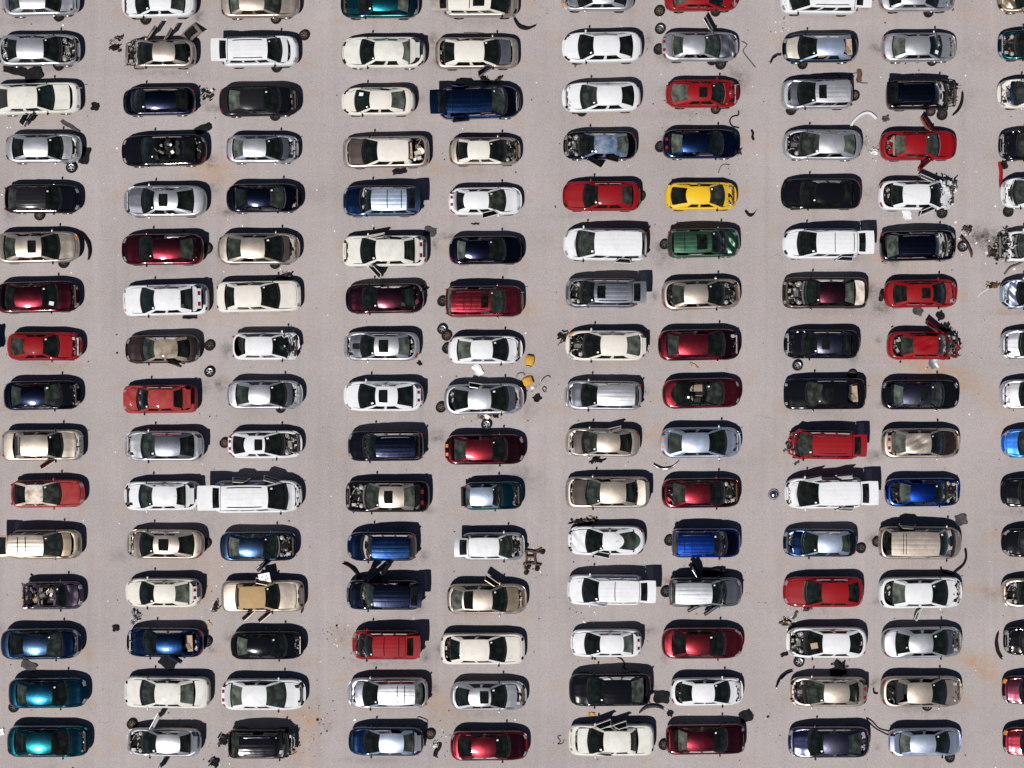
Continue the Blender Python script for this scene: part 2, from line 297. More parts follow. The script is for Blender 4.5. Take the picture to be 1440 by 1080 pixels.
def clutter(b, rr, x0, x1, y0, y1, z0, z1, n, sz=(.05, .22)):
    for _ in range(n):
        c = (rr.uniform(x0, x1), rr.uniform(y0, y1), rr.uniform(z0, z1)); mi = rr.choice([0, 0, 0, 4, 1, 1, 2, 3]) if rr.random() < .9 else 3
        k = rr.random()
        if k < .55:
            q = Matrix.Rotation(rr.uniform(0, 3), 3, 'Z') @ Matrix.Rotation(rr.uniform(-.3, .3), 3, 'X')
            b.box(c, (rr.uniform(*sz), rr.uniform(*sz) * .7, rr.uniform(.03, .12)), mi, mat=q)
        elif k < .75:
            r = rr.uniform(.03, .08); b.lathe([(r, -.05), (r, .04), (r * .6, .05), (.001, .05)], c, 10, mi)
        else:
            p = Vector(c); pts = [p]
            for _ in range(4): p = p + Vector((rr.uniform(-.14, .14), rr.uniform(-.14, .14), rr.uniform(-.04, .04))); pts.append(p)
            b.tube(pts, rr.uniform(.012, .028), 5, mi)
def engine_mesh(seed):
    rr = random.Random(seed); b = MB()       # local: x 0..0.85 forwards, y +-.55, z about .75
    q = Matrix.Rotation(rr.choice([0, math.pi / 2]), 3, 'Z')
    b.box((.4, 0, .60), (.52, .42, .2), 0, mat=q); b.box((.4, .02, .72), (.38, .24, .06), rr.choice([1, 4, 1]), mat=q)
    for k in range(4): b.tube([(.22 + .11 * k, -.12, .74), (.22 + .11 * k, -.3, .66), (.22 + .1 * k, -.36, .5)], .024, 6, 1)
    for s in (-1, 1):
        b.lathe([(.15, .56), (.14, .70), (.10, .75), (.04, .76), (.001, .78)], (.22, s * .52, 0), 14, rr.choice([0, 1, 3]))
    b.box((.62, rr.choice([-1, 1]) * .46, .70), (.24, .17, .16), rr.choice([4, 0, 3]))
    b.box((.08, .1, .74), (.1, .9, .05), 4)
    b.box((.86, 0, .62), (.05, .95, .22), 0); b.box((.88, 0, .745), (.07, 1.05, .03), rr.choice([1, 2, 3]))
    for s in (-1, 1): b.lathe([(.17, -.02), (.17, .02), (.15, .02), (.14, .0), (.04, .01), (.001, .02)], (.82, s * .24, .62), 14, 4, Matrix.Rotation(R(90), 3, 'Y'))
    clutter(b, rr, .02, .85, -.58, .58, .55, .74, 60)
    return b.mesh('engine', EM, True, 30)
ENG = [engine_mesh(50 + i) for i in range(7)]
def trunk_mesh(seed):
    rr = random.Random(seed); b = MB()
    b.box((0, 0, .5), (.5, 1.1, .06), 0)
    if seed % 2: b.lathe([(.27, .53), (.27, .62), (.2, .64), (.15, .6), (.001, .6)], (0, rr.uniform(-.2, .2), 0), 18, 4)
    clutter(b, rr, -.2, .2, -.5, .5, .55, .7, 12, (.1, .3))
    return b.mesh('trunk_contents', EM, True, 30)
TRK = [trunk_mesh(80 + i) for i in range(4)]

# ------------------------------------------------------------------ the cars
TYPES = {  # cowl, roof front, roof rear, rear glass base (fractions from the nose); roof height, roof half width, nose power, front/rear, deck heights
 'S': dict(f=(.28, .43, .72, .86), zr=1.42, hr=.332, n=(9, 11), m=2.6, zd=(.64, .76, .93, .92, .99, .93)),
 'M': dict(f=(.255, .41, .68, .85), zr=1.45, hr=.325, n=(7.5, 9.5), m=2.4, zd=(.66, .78, .96, .94, 1.03, .96)),
 'B': dict(f=(.29, .42, .72, .82), zr=1.42, hr=.340, n=(16, 18), m=3.2, zd=(.74, .82, .95, .94, .98, .94)),
 'C': dict(f=(.29, .45, .68, .86), zr=1.32, hr=.308, n=(8, 8.5), m=2.5, zd=(.58, .70, .89, .88, .95, .90)),
 'H': dict(f=(.255, .41, .80, .95), zr=1.43, hr=.330, n=(9, 12), m=2.6, zd=(.66, .78, .95, .94, .98, .93)),
 'U': dict(f=(.26, .40, .89, .965), zr=1.72, hr=.365, n=(11, 17), m=3.0, zd=(.88, .96, 1.10, 1.08, 1.10, 1.06)),
 'V': dict(f=(.20, .37, .91, .975), zr=1.74, hr=.370, n=(8, 16), m=2.5, zd=(.76, .88, 1.08, 1.02, 1.04, 1.02)),
 'W': dict(f=(.27, .41, .86, .965), zr=1.47, hr=.345, n=(9, 15), m=2.7, zd=(.68, .80, .96, .95, .98, .95)),
}
BOXY = 'UVWH'
def outline(a, b, nf, nr, m):
    pts = []; Sx = .93; NS = 22
    def y_of(s): n = nf if s > 0 else nr; return b * (1 - abs(s) ** n) ** (1 / m)
    yf, yr = y_of(Sx), y_of(-Sx)
    for i in range(NS + 1): s = lerp(-Sx, Sx, i / NS); pts.append((a * s, -y_of(s)))
    for i in range(1, 10): y = lerp(-yf, yf, i / 10); pts.append((a * (1 - abs(y / b) ** m) ** (1 / nf), y))
    for i in range(NS + 1): s = lerp(Sx, -Sx, i / NS); pts.append((a * s, y_of(s)))
    for i in range(1, 10): y = lerp(yr, -yr, i / 10); pts.append((-a * (1 - abs(y / b) ** m) ** (1 / nr), y))
    return pts
LOOPS = ((.20, .12, .07), (.42, .01, .01), (.58, .0, .0), (-.12, .05, .012), (-.03, .13, .045), (0.0, .17, .08), (0.008, .27, .155), (-.06, .28, .165), (.38, .40, .20))
def crumple(P, rr, amp, x0, sgn=1):
    """local buckling of metal ahead of x0"""
    x, y, z = P
    k = max(0, sgn * (x - x0)); k = min(1, k / .9)
    if k <= 0: return P
    a = math.sin(x * 7.3 + y * 5.1 + rr) * .5 + math.sin(y * 11.7 - x * 9 + rr * 2) * .3 + (abs(math.sin(x * 13 + y * 8 + rr)) - .5) * .6; c = math.cos(y * 6.1 + x * 4.7 + rr * 3)
    side_ = .5 + .5 * math.sin(rr * 5) * (1 if y > 0 else -1)
    return (x - sgn * amp * k * (.5 + .5 * a) * (.6 + 1.3 * side_), y + amp * .55 * k * c, z + amp * .55 * k * a)

def make_car(name, L, W, ty, color, hood, trunk, ex, seed):
    rr = random.Random(seed); T = TYPES[ty]; hv = L / 2; hb_ = W / 2
    jit = lambda s: rr.uniform(-s, s)
    f = [q + jit(.012) for q in T['f']]
    if 'F' in ex: f = [q / 100 for q in ex['F']]
    X = lambda fr: hv - fr * L
    xc, xf, xr, xb = (X(q) for q in f)
    zr = T['zr'] + jit(.02); hr = T['hr'] * W + jit(.012); zd = T['zd']
    deckp = [(-hv, zd[5]), (xb, zd[4]), (0, zd[3]), (xc - .1, (zd[2] + zd[3]) / 2), (xc + .12, zd[2]), (hv - .10 * L, zd[1]), (hv, zd[0])]
    if ty in BOXY: deckp = [(-hv, zd[5]), (0, zd[3])] + deckp[3:]
    deck = lambda x: prof(deckp, x)
    amp = ex.get('wreck', 0); rph = seed * .37; x_w = hv - 1.25
    cr = (lambda P: crumple(P, rph, amp, x_w)) if amp else (lambda P: P)
    pm = M[color]; root = empty(name, (0, 0, 0))
    strip = 'strip' in ex       # front corner removed: shorten the painted shell
    if 'gap' not in ex and hood == 'c' and rr.random() < .45 and not ex.get('clean'): ex['gap'] = rr.uniform(.1, .22)
    pts = outline(hv, hb_, T['n'][0], T['n'][1], T['m'])
    if strip:
        cut = hv - .62; pts = [(min(x, cut + .05 * math.sin(y * 9)), y) for x, y in pts]
    rimf = ex.get('gap', .0)
    # body shell -----------------------------------------------------
    b = MB(); n = len(pts); rows = []
    for li, (z, ix, iy) in enumerate(LOOPS):
        if li >= 6 and rimf: pass
        row = []
        for x, y in pts:
            ixx = ix
            if x < 0 and ty in BOXY: ixx = ix * .55
            if x > 0 and li >= 6 and rimf: ixx = ix + rimf * .5
            sx = (hv - ixx) / hv; sy = (hb_ - iy) / hb_
            xx, yy = x * sx, y * sy
            if strip and x > 0: xx = min(x, xx)
            zz = z if z > .1 else deck(x) + z
            row.append(cr((xx, yy, zz)))
        rows.append(row)
    for row in rows: b.v += row
    for i in range(len(rows) - 1):
        for k in range(n):
            k2 = (k + 1) % n; b.f.append([i * n + k, i * n + k2, (i + 1) * n + k2, (i + 1) * n + k]); b.m.append(1 if (i >= 7 or i == 0) else 0)
    o = (len(rows) - 1) * n; b.f.append([o + k for k in range(n)]); b.m.append(1)
    b.f.append([k for k in range(n)][::-1]); b.m.append(1)
    body = b.obj('body', [pm, 'engine_dark'], root, True, 50)
    body.data.materials
    # floor trim, dash
    im = rr.choice(['interior_dark', 'interior_dark', 'interior_grey', 'interior_tan']) if 'tanin' not in ex else 'interior_tan'
    b = MB(); yy = hb_ - .22
    b.grid(lambda u, v: (xc + .24 - .75 * u + .12 * (1 - (2 * v - 1) ** 2) * (1 - u), (2 * v - 1) * (yy - .02), deck(xc) - .05 - .08 * u), 3, 6, 0, .42)
    b.obj('dashboard', ['interior_dark' if im != 'interior_tan' else rr.choice(['interior_dark', 'interior_grey'])], root); b = MB()
    if ty not in BOXY: b.grid(lambda u, v: (xb - .06 + u * max(.25, (xr - xb) * .75), (2 * v - 1) * (yy - .02), zd[4] - .07), 2, 4, 0, .3)
    if ty not in BOXY: b.obj('parcel_shelf', ['interior_dark' if im != 'interior_tan' else rr.choice(['interior_dark', 'interior_grey'])], root)
    for s in (-1, 1):
        o = link('seat', SEAT[im], root); o.location = (xf - .38, s * .36, -.02 + (.15 if ty in 'UV' else 0))
    o = link('rear_bench', BENCH[im], root); o.location = (xf - 1.32, 0, -.02 + (.15 if ty in 'UV' else 0))
    if ty in 'UV':
        b = MB(); b.box(((xr + xf - 1.7) / 2, 0, .62), (abs(xf - 1.7 - xr), 1.2, .1), 0); clutter(b, rr, xr, xf - 1.8, -.5, .5, .68, .85, 8, (.15, .45)); b.obj('cargo_floor', EM, root)
    # hood --------------------------------------------------------------
    hx0 = xc + .20; hx1 = hv - .235 - (.10 if hood == 'p' else 0) - .7 * rimf
    if hood in 'cpk':
        bow = .13
        def inner(x):
            s = min(.985, abs(x) / (hv - .2)); return (hb_ - .19) * (1 - s ** T['n'][0]) ** (1 / T['m'])
        ang = {'c': 0, 'p': R(ex.get('pop', 6.5)), 'k': R(3)}[hood]
        hc = ex.get('hc', color)  # most darker hood tones put the shade of tilted metal into the paint
        def hf(u, v):
            v2 = 2 * v - 1; xs = hx0 - .02 + bow * (1 - v2 * v2) * (1 - u); x = lerp(xs, hx1, 1 - (1 - u) ** 1.4)
            x -= .05 * (u ** 2) * abs(v2) ** 2; y = v2 * max(inner(x), .42 * W * .8) * (1.0 if u < .9 else 1 - .12 * (u - .9) * 10 * abs(v2))
            z = deck(x) + .006 + .036 * (1 - abs(v2) ** 2.4) - .02 * u * u - (.03 * ((abs(v2) > .55) * (abs(v2) < .7)) * .15)
            z += .012 * math.exp(-((abs(v2) - .52) / .12) ** 2) * (1 if seed % 3 else .2)
            if ang:
                dx = x - hx0; z += dx * math.sin(ang); x = hx0 + dx * math.cos(ang)
            P = (x, y, z)
            if hood == 'k': P = (x, y, z + .07 * math.sin(x * 9 + y * 3 + seed) * math.sin(y * 5 + seed * .3) + .05 * abs(math.sin(y * 4 + x * 6)))
            return cr(P)
        b = MB(); b.grid(hf, 9, 14, 0, .025); b.obj('hood', [M[hc]], root)
        if ex.get('scoop'):
            b = MB(); b.grid(lambda u, v: (lambda q: (q[0], q[1], q[2] + .012))(hf(.02 + .6 * u, .37 + .26 * v)), 5, 4, 0, .006); b.obj('hood_scoop', ['black_plastic'], root)
    if hood in 'mpk' or rimf or strip:
        o = link('engine', ENG[seed % len(ENG)], root); ln = (hv - .2 - xc - .22) / .92
        o.scale = (ln, .98 if W < 1.85 else 1.05, 1); o.location = (xc + .22, 0, (.10 if ty == 'U' else .0) + (-.05 if hood in 'pk' else .02))
    if strip:
        b = MB()
        for s in (-1, 1):
            b.tube([(hv - .75, s * .5, .55), (hv - .3, s * .48, .5), (hv - .05, s * .46, .5)], .05, 6, 1)
            b.tube([(hv - .7, s * .72, .75), (hv - .3, s * .66, .72), (hv - .12, s * .6, .6)], .03, 6, 0)
        b.tube([(hv - .12, -.62, .55), (hv - .08, 0, .57), (hv - .12, .62, .55)], .04, 6, 1); b.tube([(hv - .2, -.6, .72), (hv - .18, .6, .72)], .025, 6, 3)
        clutter(b, rr, hv - .6, hv - .02, -.65, .65, .45, .7, 26)
        b.obj('front_frame', EM, root, True, 30)
    # trunk lid ----------------------------------------------------------
    red_inside = 'redtrunk' in ex
    if ty not in BOXY:
        tx0, tx1 = xb - .07, -hv + .24
        def tf(u, v, flat=False):
            v2 = 2 * v - 1; x = lerp(tx0 - .09 * (1 - v2 * v2) * (1 - u), tx1 + .03 * v2 * v2, u); s = min(.98, abs(x) / (hv - .18))
            y = v2 * (hb_ - .19) * (1 - s ** T['n'][1]) ** (1 / T['m']); z = deck(x) + .024 + .022 * (1 - abs(v2) ** 2.6) - .025 * u ** 3
            return (x, y, z)
        if trunk in 'ck':
            b = MB(); b.grid(tf, 6, 12, 0, .025); b.obj('trunk_lid', [M[ex.get('tc', color)]], root)
        elif trunk == 'o':
            an = R(ex.get('tang', 62)); hx, hz = tx0 + .02, deck(tx0) + .04
            def rot(p):
                dx, dz = p[0] - hx, p[2] - hz; return (hx + dx * math.cos(an) - dz * math.sin(an) * -1, p[1], hz - dx * math.sin(an) + dz * math.cos(an))
            b = MB(); b.grid(lambda u, v: rot(tf(u, v)), 6, 12, 0, .025, (-.5, 0, -.8)); tl = b.obj('trunk_lid', [M[ex.get('tc', color)]], root)
            # down-turned lid end with the number plate recess and lamps
            def end(u, v): p = rot(tf(1, v)); return (p[0] - .02 - .22 * u, p[1], p[2] + .015 - .10 * u)
            b = MB(); b.grid(end, 2, 10, 0, .03); b.obj('lid_end', [M[ex.get('tc', color)]], tl)
            if red_inside:
                b = MB()
                for s in (-1, 1):
                    b.grid(lambda u, v: (lambda q: (q[0], q[1], q[2] + .012))(end(.15 + .7 * u, .5 + s * (.18 + .2 * v))), 1, 3, 0, .008)
                b.obj('lid_lamp', ['lamp_amber' if 'amber' in ex else 'lamp_red'], tl)
        if trunk in 'om':
            o = link('trunk_contents', TRK[seed % 4], root); o.location = ((tx0 + tx1) / 2, 0, .06)
        if trunk == 'm' and red_inside:
            b = MB(); clutter(b, rr, tx1, tx0, -.5, .5, .7, .85, 9, (.15, .4)); b.obj('torn_metal', [M[color]] * 5, root)
    # greenhouse --------------------------------------------------------------
    hb = hb_ - .09; ze = zr - .075; bowf, bowr = .15, (.14 if ty in 'SMC' else .06)
    if ty == 'C': bowr = .26
    bowr = ex.get('bow', bowr)
    drop = .05 if ty not in 'UV' else .025
    ribs = ty in 'UVW'
    def rf(u, v):
        v2 = 2 * v - 1; hw = hr * (1 - .07 * (2 * u - 1) ** 2 - (.03 * u if ty not in BOXY else 0))
        x = lerp(xf + .07 * (1 - v2 * v2), xr - (bowr * .5) * (1 - v2 * v2), u)
        z = zr - drop * abs(2 * u - 1) ** 2 - .075 * abs(v2) ** 2.1 * (1 if ty not in 'UV' else .8)
        if ribs and abs(v2) < .8 and .08 < u < .94: z += -.0035 * (math.cos(v2 * 15.7) > .7)
        if ex.get('dent'): z -= .09 * math.exp(-((u - .5) ** 2 * 9 + (v2 - .1) ** 2 * 2.5)) * (1 + .8 * math.sin(u * 11 + v2 * 7 + seed))
        return (x, v2 * hw, z)
    def up(t, s):  # upper side line
        p = rf(t, 1 if s > 0 else 0); return Vector(p)
    def lo(t, s):
        x = lerp(xc - .02, xb + .05, t); w_ = hb - (.03 if 0 < t < 1 else .05); w_ = min(w_, hb_ * (1 - abs(x / hv) ** (T['n'][1] if x < 0 else T['n'][0])) ** (1 / T['m']) - .10)
        return Vector((x, s * w_, deck(x) + .005))
    def side(t, w_, s):
        p = lo(t, s).lerp(up(t, s), w_); p.y += s * .045 * math.sin(w_ * math.pi); return p
    b = MB()
    if 'noroof' not in ex:
        b.grid(rf, 10, 40 if ribs else 14, 0, .03)
    else:
        b.grid(lambda u, v: rf(u * .12, v), 2, 8, 0, .03); b.grid(lambda u, v: rf(.9 + u * .1, v), 2, 8, 0, .03)
    out = lambda s: (0, -s * .8, -.6)
    vB = ((.42, .50),) if ty not in 'UVW' else ((.28, .33), (.60, .65))
    tA, tC = .045, (.86 if ty in 'SMB' else .80 if ty == 'C' else .93)
    for s in (-1, 1):
        segs = [(0, tA)] + [q for q in vB] + [(tC, 1)]
        for a_, c_ in segs:
            b.grid(lambda u, v: side(lerp(a_, c_, u), v, s), 2, 5, 0, .03, out(s))
        b.grid(lambda u, v: side(lerp(0, 1, u), .90 + .10 * v, s), 8, 1, 0, .03, out(s))
        b.grid(lambda u, v: side(lerp(0, 1, u), .07 * v, s), 8, 1, 0, .03, out(s))
    # windscreen frame
    yb, yt = hb - .10, None
    def ws(u, v, wd=1.0):   # u 0 base .. 1 roof
        v2 = (2 * v - 1) * wd; tp = Vector(rf(0, .5 + .5 * v2 * .93)); bt = Vector((xc + bowf * (1 - v2 * v2), v2 * (hb - .07), deck(xc) + .02 + .015 * (1 - v2 * v2)))
        p = bt.lerp(tp, u); k = math.sin(u * math.pi) * .03; p.z += k; p.x += k * .6; return p
    def rg(u, v, wd=1.0):
        v2 = (2 * v - 1) * wd; nar = .90 if ty not in 'C' else .93
        tp = Vector(rf(1, .5 + .5 * v2 * nar)); bx = xb - bowr * (1 - v2 * v2) * .6
        hbb = min(hb - .05, abs(lo(1, 1).y)); bt = Vector((bx, v2 * (hbb - (.07 if ty in BOXY else .14)), deck(xb) + .02)); p = bt.lerp(tp, u)
        k = math.sin(u * math.pi) * .03; p.z += k; p.x -= k * .6; return p
    for s in (-1, 1):
        b.grid(lambda u, v: Vector(ws(u, 1 if s > 0 else 0, .97)).lerp(side(0, u, s), v), 5, 2, 0, .03, (-.5, 0, -.8))
        if trunk != 'g': b.grid(lambda u, v: Vector(rg(u, 1 if s > 0 else 0, .97)).lerp(side(1, u, s), v), 5, 3, 0, .03, (.5, 0, -.8))
    rcol = ex.get('rf', color)  # some roof tones hold flat-panel sheen in their colour; vinyl and primer are real
    b.obj('roof', [M[rcol]], root, True, 35)
    if 'nows' not in ex:
        b = MB(); b.grid(ws, 6, 10, 0); b.obj('windshield', ['grimy_glass' if rr.random() < .28 else 'windscreen_glass'], root)
    if 'norg' not in ex and trunk != 'g':
        b = MB(); b.grid(rg, 6, 10, 0); b.obj('rear_window', [rr.choice(['dusty_glass', 'grimy_glass', 'windscreen_glass', 'windscreen_glass'])], root)
    cuts = [tA] + [q for p in vB for q in p] + [tC]
    for s in (-1, 1):
        for i in range(0, len(cuts), 2):
            if rr.random() < .12: continue
            b = MB(); a_, c_ = cuts[i], cuts[i + 1]; b.grid(lambda u, v: side(lerp(a_, c_, u), lerp(.06, .91, v), s) + Vector((0, -s * .012, 0)), 2, 4, 0); b.obj('side_window', ['side_glass'], root)
    # cowl strip with wipers
    b = MB(); b.grid(lambda u, v: (xc + bowf * (1 - (2 * v - 1) ** 2) + .02 + .1 * u, (2 * v - 1) * (hb - .07), deck(xc) - .005), 1, 8, 0, .02)
    for k in (-.35, .25): b.tube([(xc + .16, k, deck(xc) + .03), (xc + .02, k + .22, deck(xc) + .08), (xc - .08, k + .5, deck(xc) + .13)][:3], .01, 4, 0)
    b.obj('cowl', ['black_plastic'], root)
    if trunk == 'g':
        zt = zr - .03; gh = .46 if ty != 'H' else .5; pl = ex.get('gl', .50); tilt = ex.get('gt', .03)
        def tg(x0, x1, wd0, wd1):
            return lambda u, v: (xr - .03 - lerp(x0, x1, u) - .03 * (1 - (2 * v - 1) ** 2), (2 * v - 1) * lerp(wd0, wd1, u), zt - .03 + tilt * lerp(x0, x1, u) * 1.0 + .03 * (1 - (2 * v - 1) ** 2))
        b = MB(); w0 = hr * .97; b.grid(tg(0, .07, w0, w0), 1, 8, 0, .04); b.grid(tg(gh, gh + pl, w0 * 1.06, w0 * 1.04), 3, 8, 0, .05)
        for s in (0, 1):
            b.grid(lambda u, v: (lambda p: (p[0], p[1], p[2]))(tg(0, gh, w0, w0 * 1.06)(u, (s + (v * .09) * (1 if s == 0 else -1)))), 2, 1, 0, .04)
        g = b.obj('tailgate', [pm], root)
        b = MB(); b.grid(lambda u, v: (lambda p: (p[0], p[1], p[2] - .015))(tg(.06, gh, w0 * .9, w0 * .96)(u, v)), 2, 6, 0); b.obj('tailgate_window', ['sunroof_glass'], g)
        for s in (-1, 1):
            b = MB(); b.tube([(xr + .05, s * hr * .9, zr - .12), (xr - gh - .05, s * hr * .92, zt - .06)], .015, 5); b.obj('gas_strut', ['black_plastic'], g)
    if amp >= .1:      # torn sheet metal round the crushed end
        for q in range(3 + int(amp * 16)):
            b = MB(); cx_, cy_ = rr.uniform(hv - 1.0, hv - .05), rr.uniform(-hb_ * .9, hb_ * .9); aa, ww, hh = rr.uniform(0, 6), rr.uniform(.25, .6), rr.uniform(.08, .24); ph_ = rr.uniform(0, 6); tz = rr.uniform(.15, .45)
            def tear(u, v):
                X_ = (u - .5) * ww; Y_ = (v - .5) * hh * (1 - .6 * u) + .06 * math.sin(u * 7 + ph_); Z_ = deck(cx_) - .04 + tz * u * u + .05 * math.sin(u * 11 + v * 4 + ph_)
                return (cx_ + X_ * math.cos(aa) - Y_ * math.sin(aa), cy_ + X_ * math.sin(aa) + Y_ * math.cos(aa), Z_)
            b.grid(tear, 8, 3, 0, .015); b.obj('torn_panel', [pm if q % 3 else 'engine_metal'], root, True, 25)
    # lamps ------------------------------------------------------------------
    def lamp(nm, sgn, s, mat, ang0, ang1, l0=3, l1=6, extra=.012):
        # patch of the shell between two rings, lifted off the paint
        cand = [k for k in range(n) if sgn * pts[k][0] > 0 and s * pts[k][1] > 0 and ang0 <= abs(pts[k][1]) / hb_ <= ang1 and sgn * pts[k][0] > hv * .80]
        cand.sort(key=lambda k: s * pts[k][1])
        if len(cand) < 2: return
        b = MB(); NR = l1 - l0
        rows_ = []
        for k in cand:
            rows_.append([Vector(rows[li][k]) + Vector((sgn * extra, s * extra * .5, extra)) for li in range(l0, l1 + 1)])
        K = NR + 1
        for r_ in rows_: b.v += [tuple(p) for p in r_]
        for i in range(len(rows_) - 1):
            for j in range(NR): b.f.append([i * K + j, (i + 1) * K + j, (i + 1) * K + j + 1, i * K + j + 1]); b.m.append(0)
        o2 = len(b.v); b.v += [tuple(p - Vector((sgn * .03, 0, .03))) for r_ in rows_ for p in r_]
        for i in range(len(rows_) - 1):
            for j, d in ((0, 0), (NR, 0)):
                b.f.append([i * K + j, (i + 1) * K + j, o2 + (i + 1) * K + j, o2 + i * K + j]); b.m.append(0)
        b.obj(nm, [mat], root, True, 60)
    if not strip and amp < .2:
        miss = ex.get('nolamp', rr.random() < .22)
        for s in (-1, 1):
            lamp('headlight', 1, s, 'engine_dark' if miss else ('lamp_amber' if rr.random() < .015 else 'lamp_clear'), .42, .88, 3, 5)
        if rr.random() < .5 or ex.get('grille'):
            b = MB(); ks = [k for k in range(n) if pts[k][0] > 0 and abs(pts[k][1]) < hb_ * .42]
            if ks:
                b.grid(lambda u, v: (rows[4][ks[0]][0] + lerp(.012, .055, 1 - u) - .03 * (2 * v - 1) ** 2, (2 * v - 1) * hb_ * .4, deck(hv) + lerp(-.10, -.01, u)), 2, 6, 0, .015); b.obj('grille', [rr.choice(['black_plastic', 'chrome', 'lamp_clear'])], root)
    for s in (-1, 1):
        if ty in BOXY:
            b = MB(); yq = hb_ * (1 - ((hv - .12) / hv) ** T['n'][1]) ** (1 / T['m']); b.box((-hv + .10, s * (yq - .075), zd[5] - .15), (.10, .12, .28), rz=s * .5); b.obj('taillight', ['lamp_red'], root)
        else: lamp('taillight', -1, s, 'lamp_red' if rr.random() < .6 else ('engine_dark' if rr.random() < .5 else 'lamp_clear'), .45, .9, 3, 4)
    # bumpers' dark lower lip, mirrors, wheels ---------------------------------
    for s in (-1, 1):
        if rr.random() < .85:
            b = MB(); b.lathe([(.001, -.07), (.07, -.05), (.085, .0), (.07, .05), (.001, .07)], (xc - .18, s * (hb_ + .045), deck(xc) - .02), 10, 0, Matrix.Diagonal((.7, 1, 1)))
            b.tube([(xc - .16, s * (hb - .02), deck(xc) + .01), (xc - .18, s * (hb_ + .02), deck(xc) - .02)], .03, 5, 0); b.obj('mirror', [pm if rr.random() < .5 else 'black_plastic'], root)
    wt = ex.get('wh') or rr.choice(['steel', 'alloy', 'alloy', 'rusty'])
    for x in (hv - .19 * L, -hv + .20 * L):
        for s in (-1, 1):
            yo = hb_ * (1 - abs(x / hv) ** T['n'][0]) ** (1 / T['m']) if x > 0 else hb_
            o = link('wheel', WH[wt], root); o.location = (x, s * (yo - .10), .31); o.rotation_euler = (R(-90 * s), 0, 0)
    # extras -----------------------------------------------------------------
    if rr.random() < .88 and 'nostk' not in ex:     # yard mark on the driver's corner of the screen
        b = MB(); u0, v0 = rr.uniform(.76, .86), rr.uniform(.86, .92); q = rr.uniform(.05, .075)
        b.grid(lambda u, v: Vector(ws(u0 + (u - .5) * q * 2, v0 + (v - .5) * q * 1.15)) + Vector((.006, 0, .012)), 1, 1, 0, .003); b.obj('sticker', ['paper'], root)
    if 'paper' in ex:
        b = MB(); b.grid(lambda u, v: Vector(ws(.15 + .35 * u, .12 + .16 * v)) + Vector((.006, 0, .014)), 1, 1, 0, .003); b.obj('paper_sheet', ['paper'], root)
    if 'carton' in ex:
        b = MB(); p = ws(.5, .60); b.box(p + Vector((.02, 0, .05)), (.42, .34, .03), 0, mat=Matrix.Rotation(R(22), 3, 'Y') @ Matrix.Rotation(.2, 3, 'Z')); b.obj('cardboard_sheet', ['cardboard'], root)
    if 'shelf' in ex:       # brown stuff showing where the rear glass is gone
        b = MB(); b.box((xb + .12, 0, zd[4] + .08), (.3, .95, .05), 0, rz=.06); b.box((xb + .2, .2, zd[4] + .13), (.2, .4, .05), 1, rz=.5); b.obj('seat_back', ['cardboard', 'interior_tan'], root)
    if 'hole' in ex:        # torn headliner in roof opening
        b = MB(); clutter(b, rr, xr + .1, xf - .1, -.3, .3, zr + .01, zr + .05, 9, (.1, .35)); b.obj('torn_headliner', ['interior_tan', 'interior_dark', 'cardboard', 'paper', 'interior_grey'], root)
    if 'rearwreck' in ex:
        b = MB(); clutter(b, rr, -hv + .05, -hv + .85, -.7, .7, .8, 1.05, 40, (.1, .35)); b.obj('torn_rear', ['engine_dark', 'plum', 'yellow_foam', 'grey', 'black_plastic'], root)
    if 'sun' in ex:
        u0, u1, vw = ex['sun'] if isinstance(ex['sun'], tuple) else (.22, .56, .30)
        def sf(u, v): p = rf(lerp(u0, u1, u), .5 + (v - .5) * 2 * vw); return (p[0], p[1], p[2] + .012)
        b = MB(); b.grid(sf, 4, 6, 0, .02); b.obj('sunroof', [ex.get('sunm', 'sunroof_glass')], root)
    if 'rail' in ex:
        for s in (-1, 1):
            b = MB(); P = [Vector(rf(t, .5 + s * .41)) + Vector((0, 0, .045 if 0 < k < 5 else .0)) for k, t in enumerate((.12, .16, .35, .6, .84, .88))]; b.tube(P, .022, 6); b.obj('roof_rail', ['chrome' if ex['rail'] == 1 else 'black_plastic'], root)
    for t in ex.get('bars', ()):
        b = MB(); P = [Vector(rf(t, .5 + q * .42)) + Vector((0, 0, .05)) for q in (-1, -.5, 0, .5, 1)]; b.tube(P, .018, 5); b.obj('roof_bar', ['black_plastic'], root)
    if 'spoiler' in ex:
        b = MB(); b.grid(lambda u, v: (-hv + .16 + .16 * u + .05 * (1 - (2 * v - 1) ** 2) * -1, (2 * v - 1) * (hb_ - .2), zd[5] + .16 - .02 * u), 2, 8, 0, .03)
        for s in (-1, 1): b.box((-hv + .24, s * (hb_ - .3), zd[5] + .07), (.1, .05, .14))
        b.obj('spoiler', [pm], root)
    if rr.random() < .3:
        b = MB(); ax = rr.choice([xr + .1, xc + .6]); b.tube([(ax, -.5 if ax > 0 else 0, zr if ax < 0 else .95), (ax - .25, -.5 if ax > 0 else 0, (zr if ax < 0 else .95) + .3)], .006, 4); b.obj('antenna', ['black_plastic'], root)
    # doors: (side, which, degrees)
    for (s, wh_, deg) in ex.get('doors', ()):
        ln = {'f': 1.05, 'r': .85, 's': 1.0}[wh_]; hx = {'f': xc - .12, 'r': xc - 1.22, 's': xc - 2.0}[wh_]
        d = empty_mesh_door(ln, s, pm, root, im, ty in 'UV', zr, hr, hb_)
        d.location = (hx, s * (hb_ - (.03 if wh_ != 's' else -.12)), 0); d.rotation_euler = (0, 0, -s * R(deg) * -1 if False else s * -R(deg))
    return root
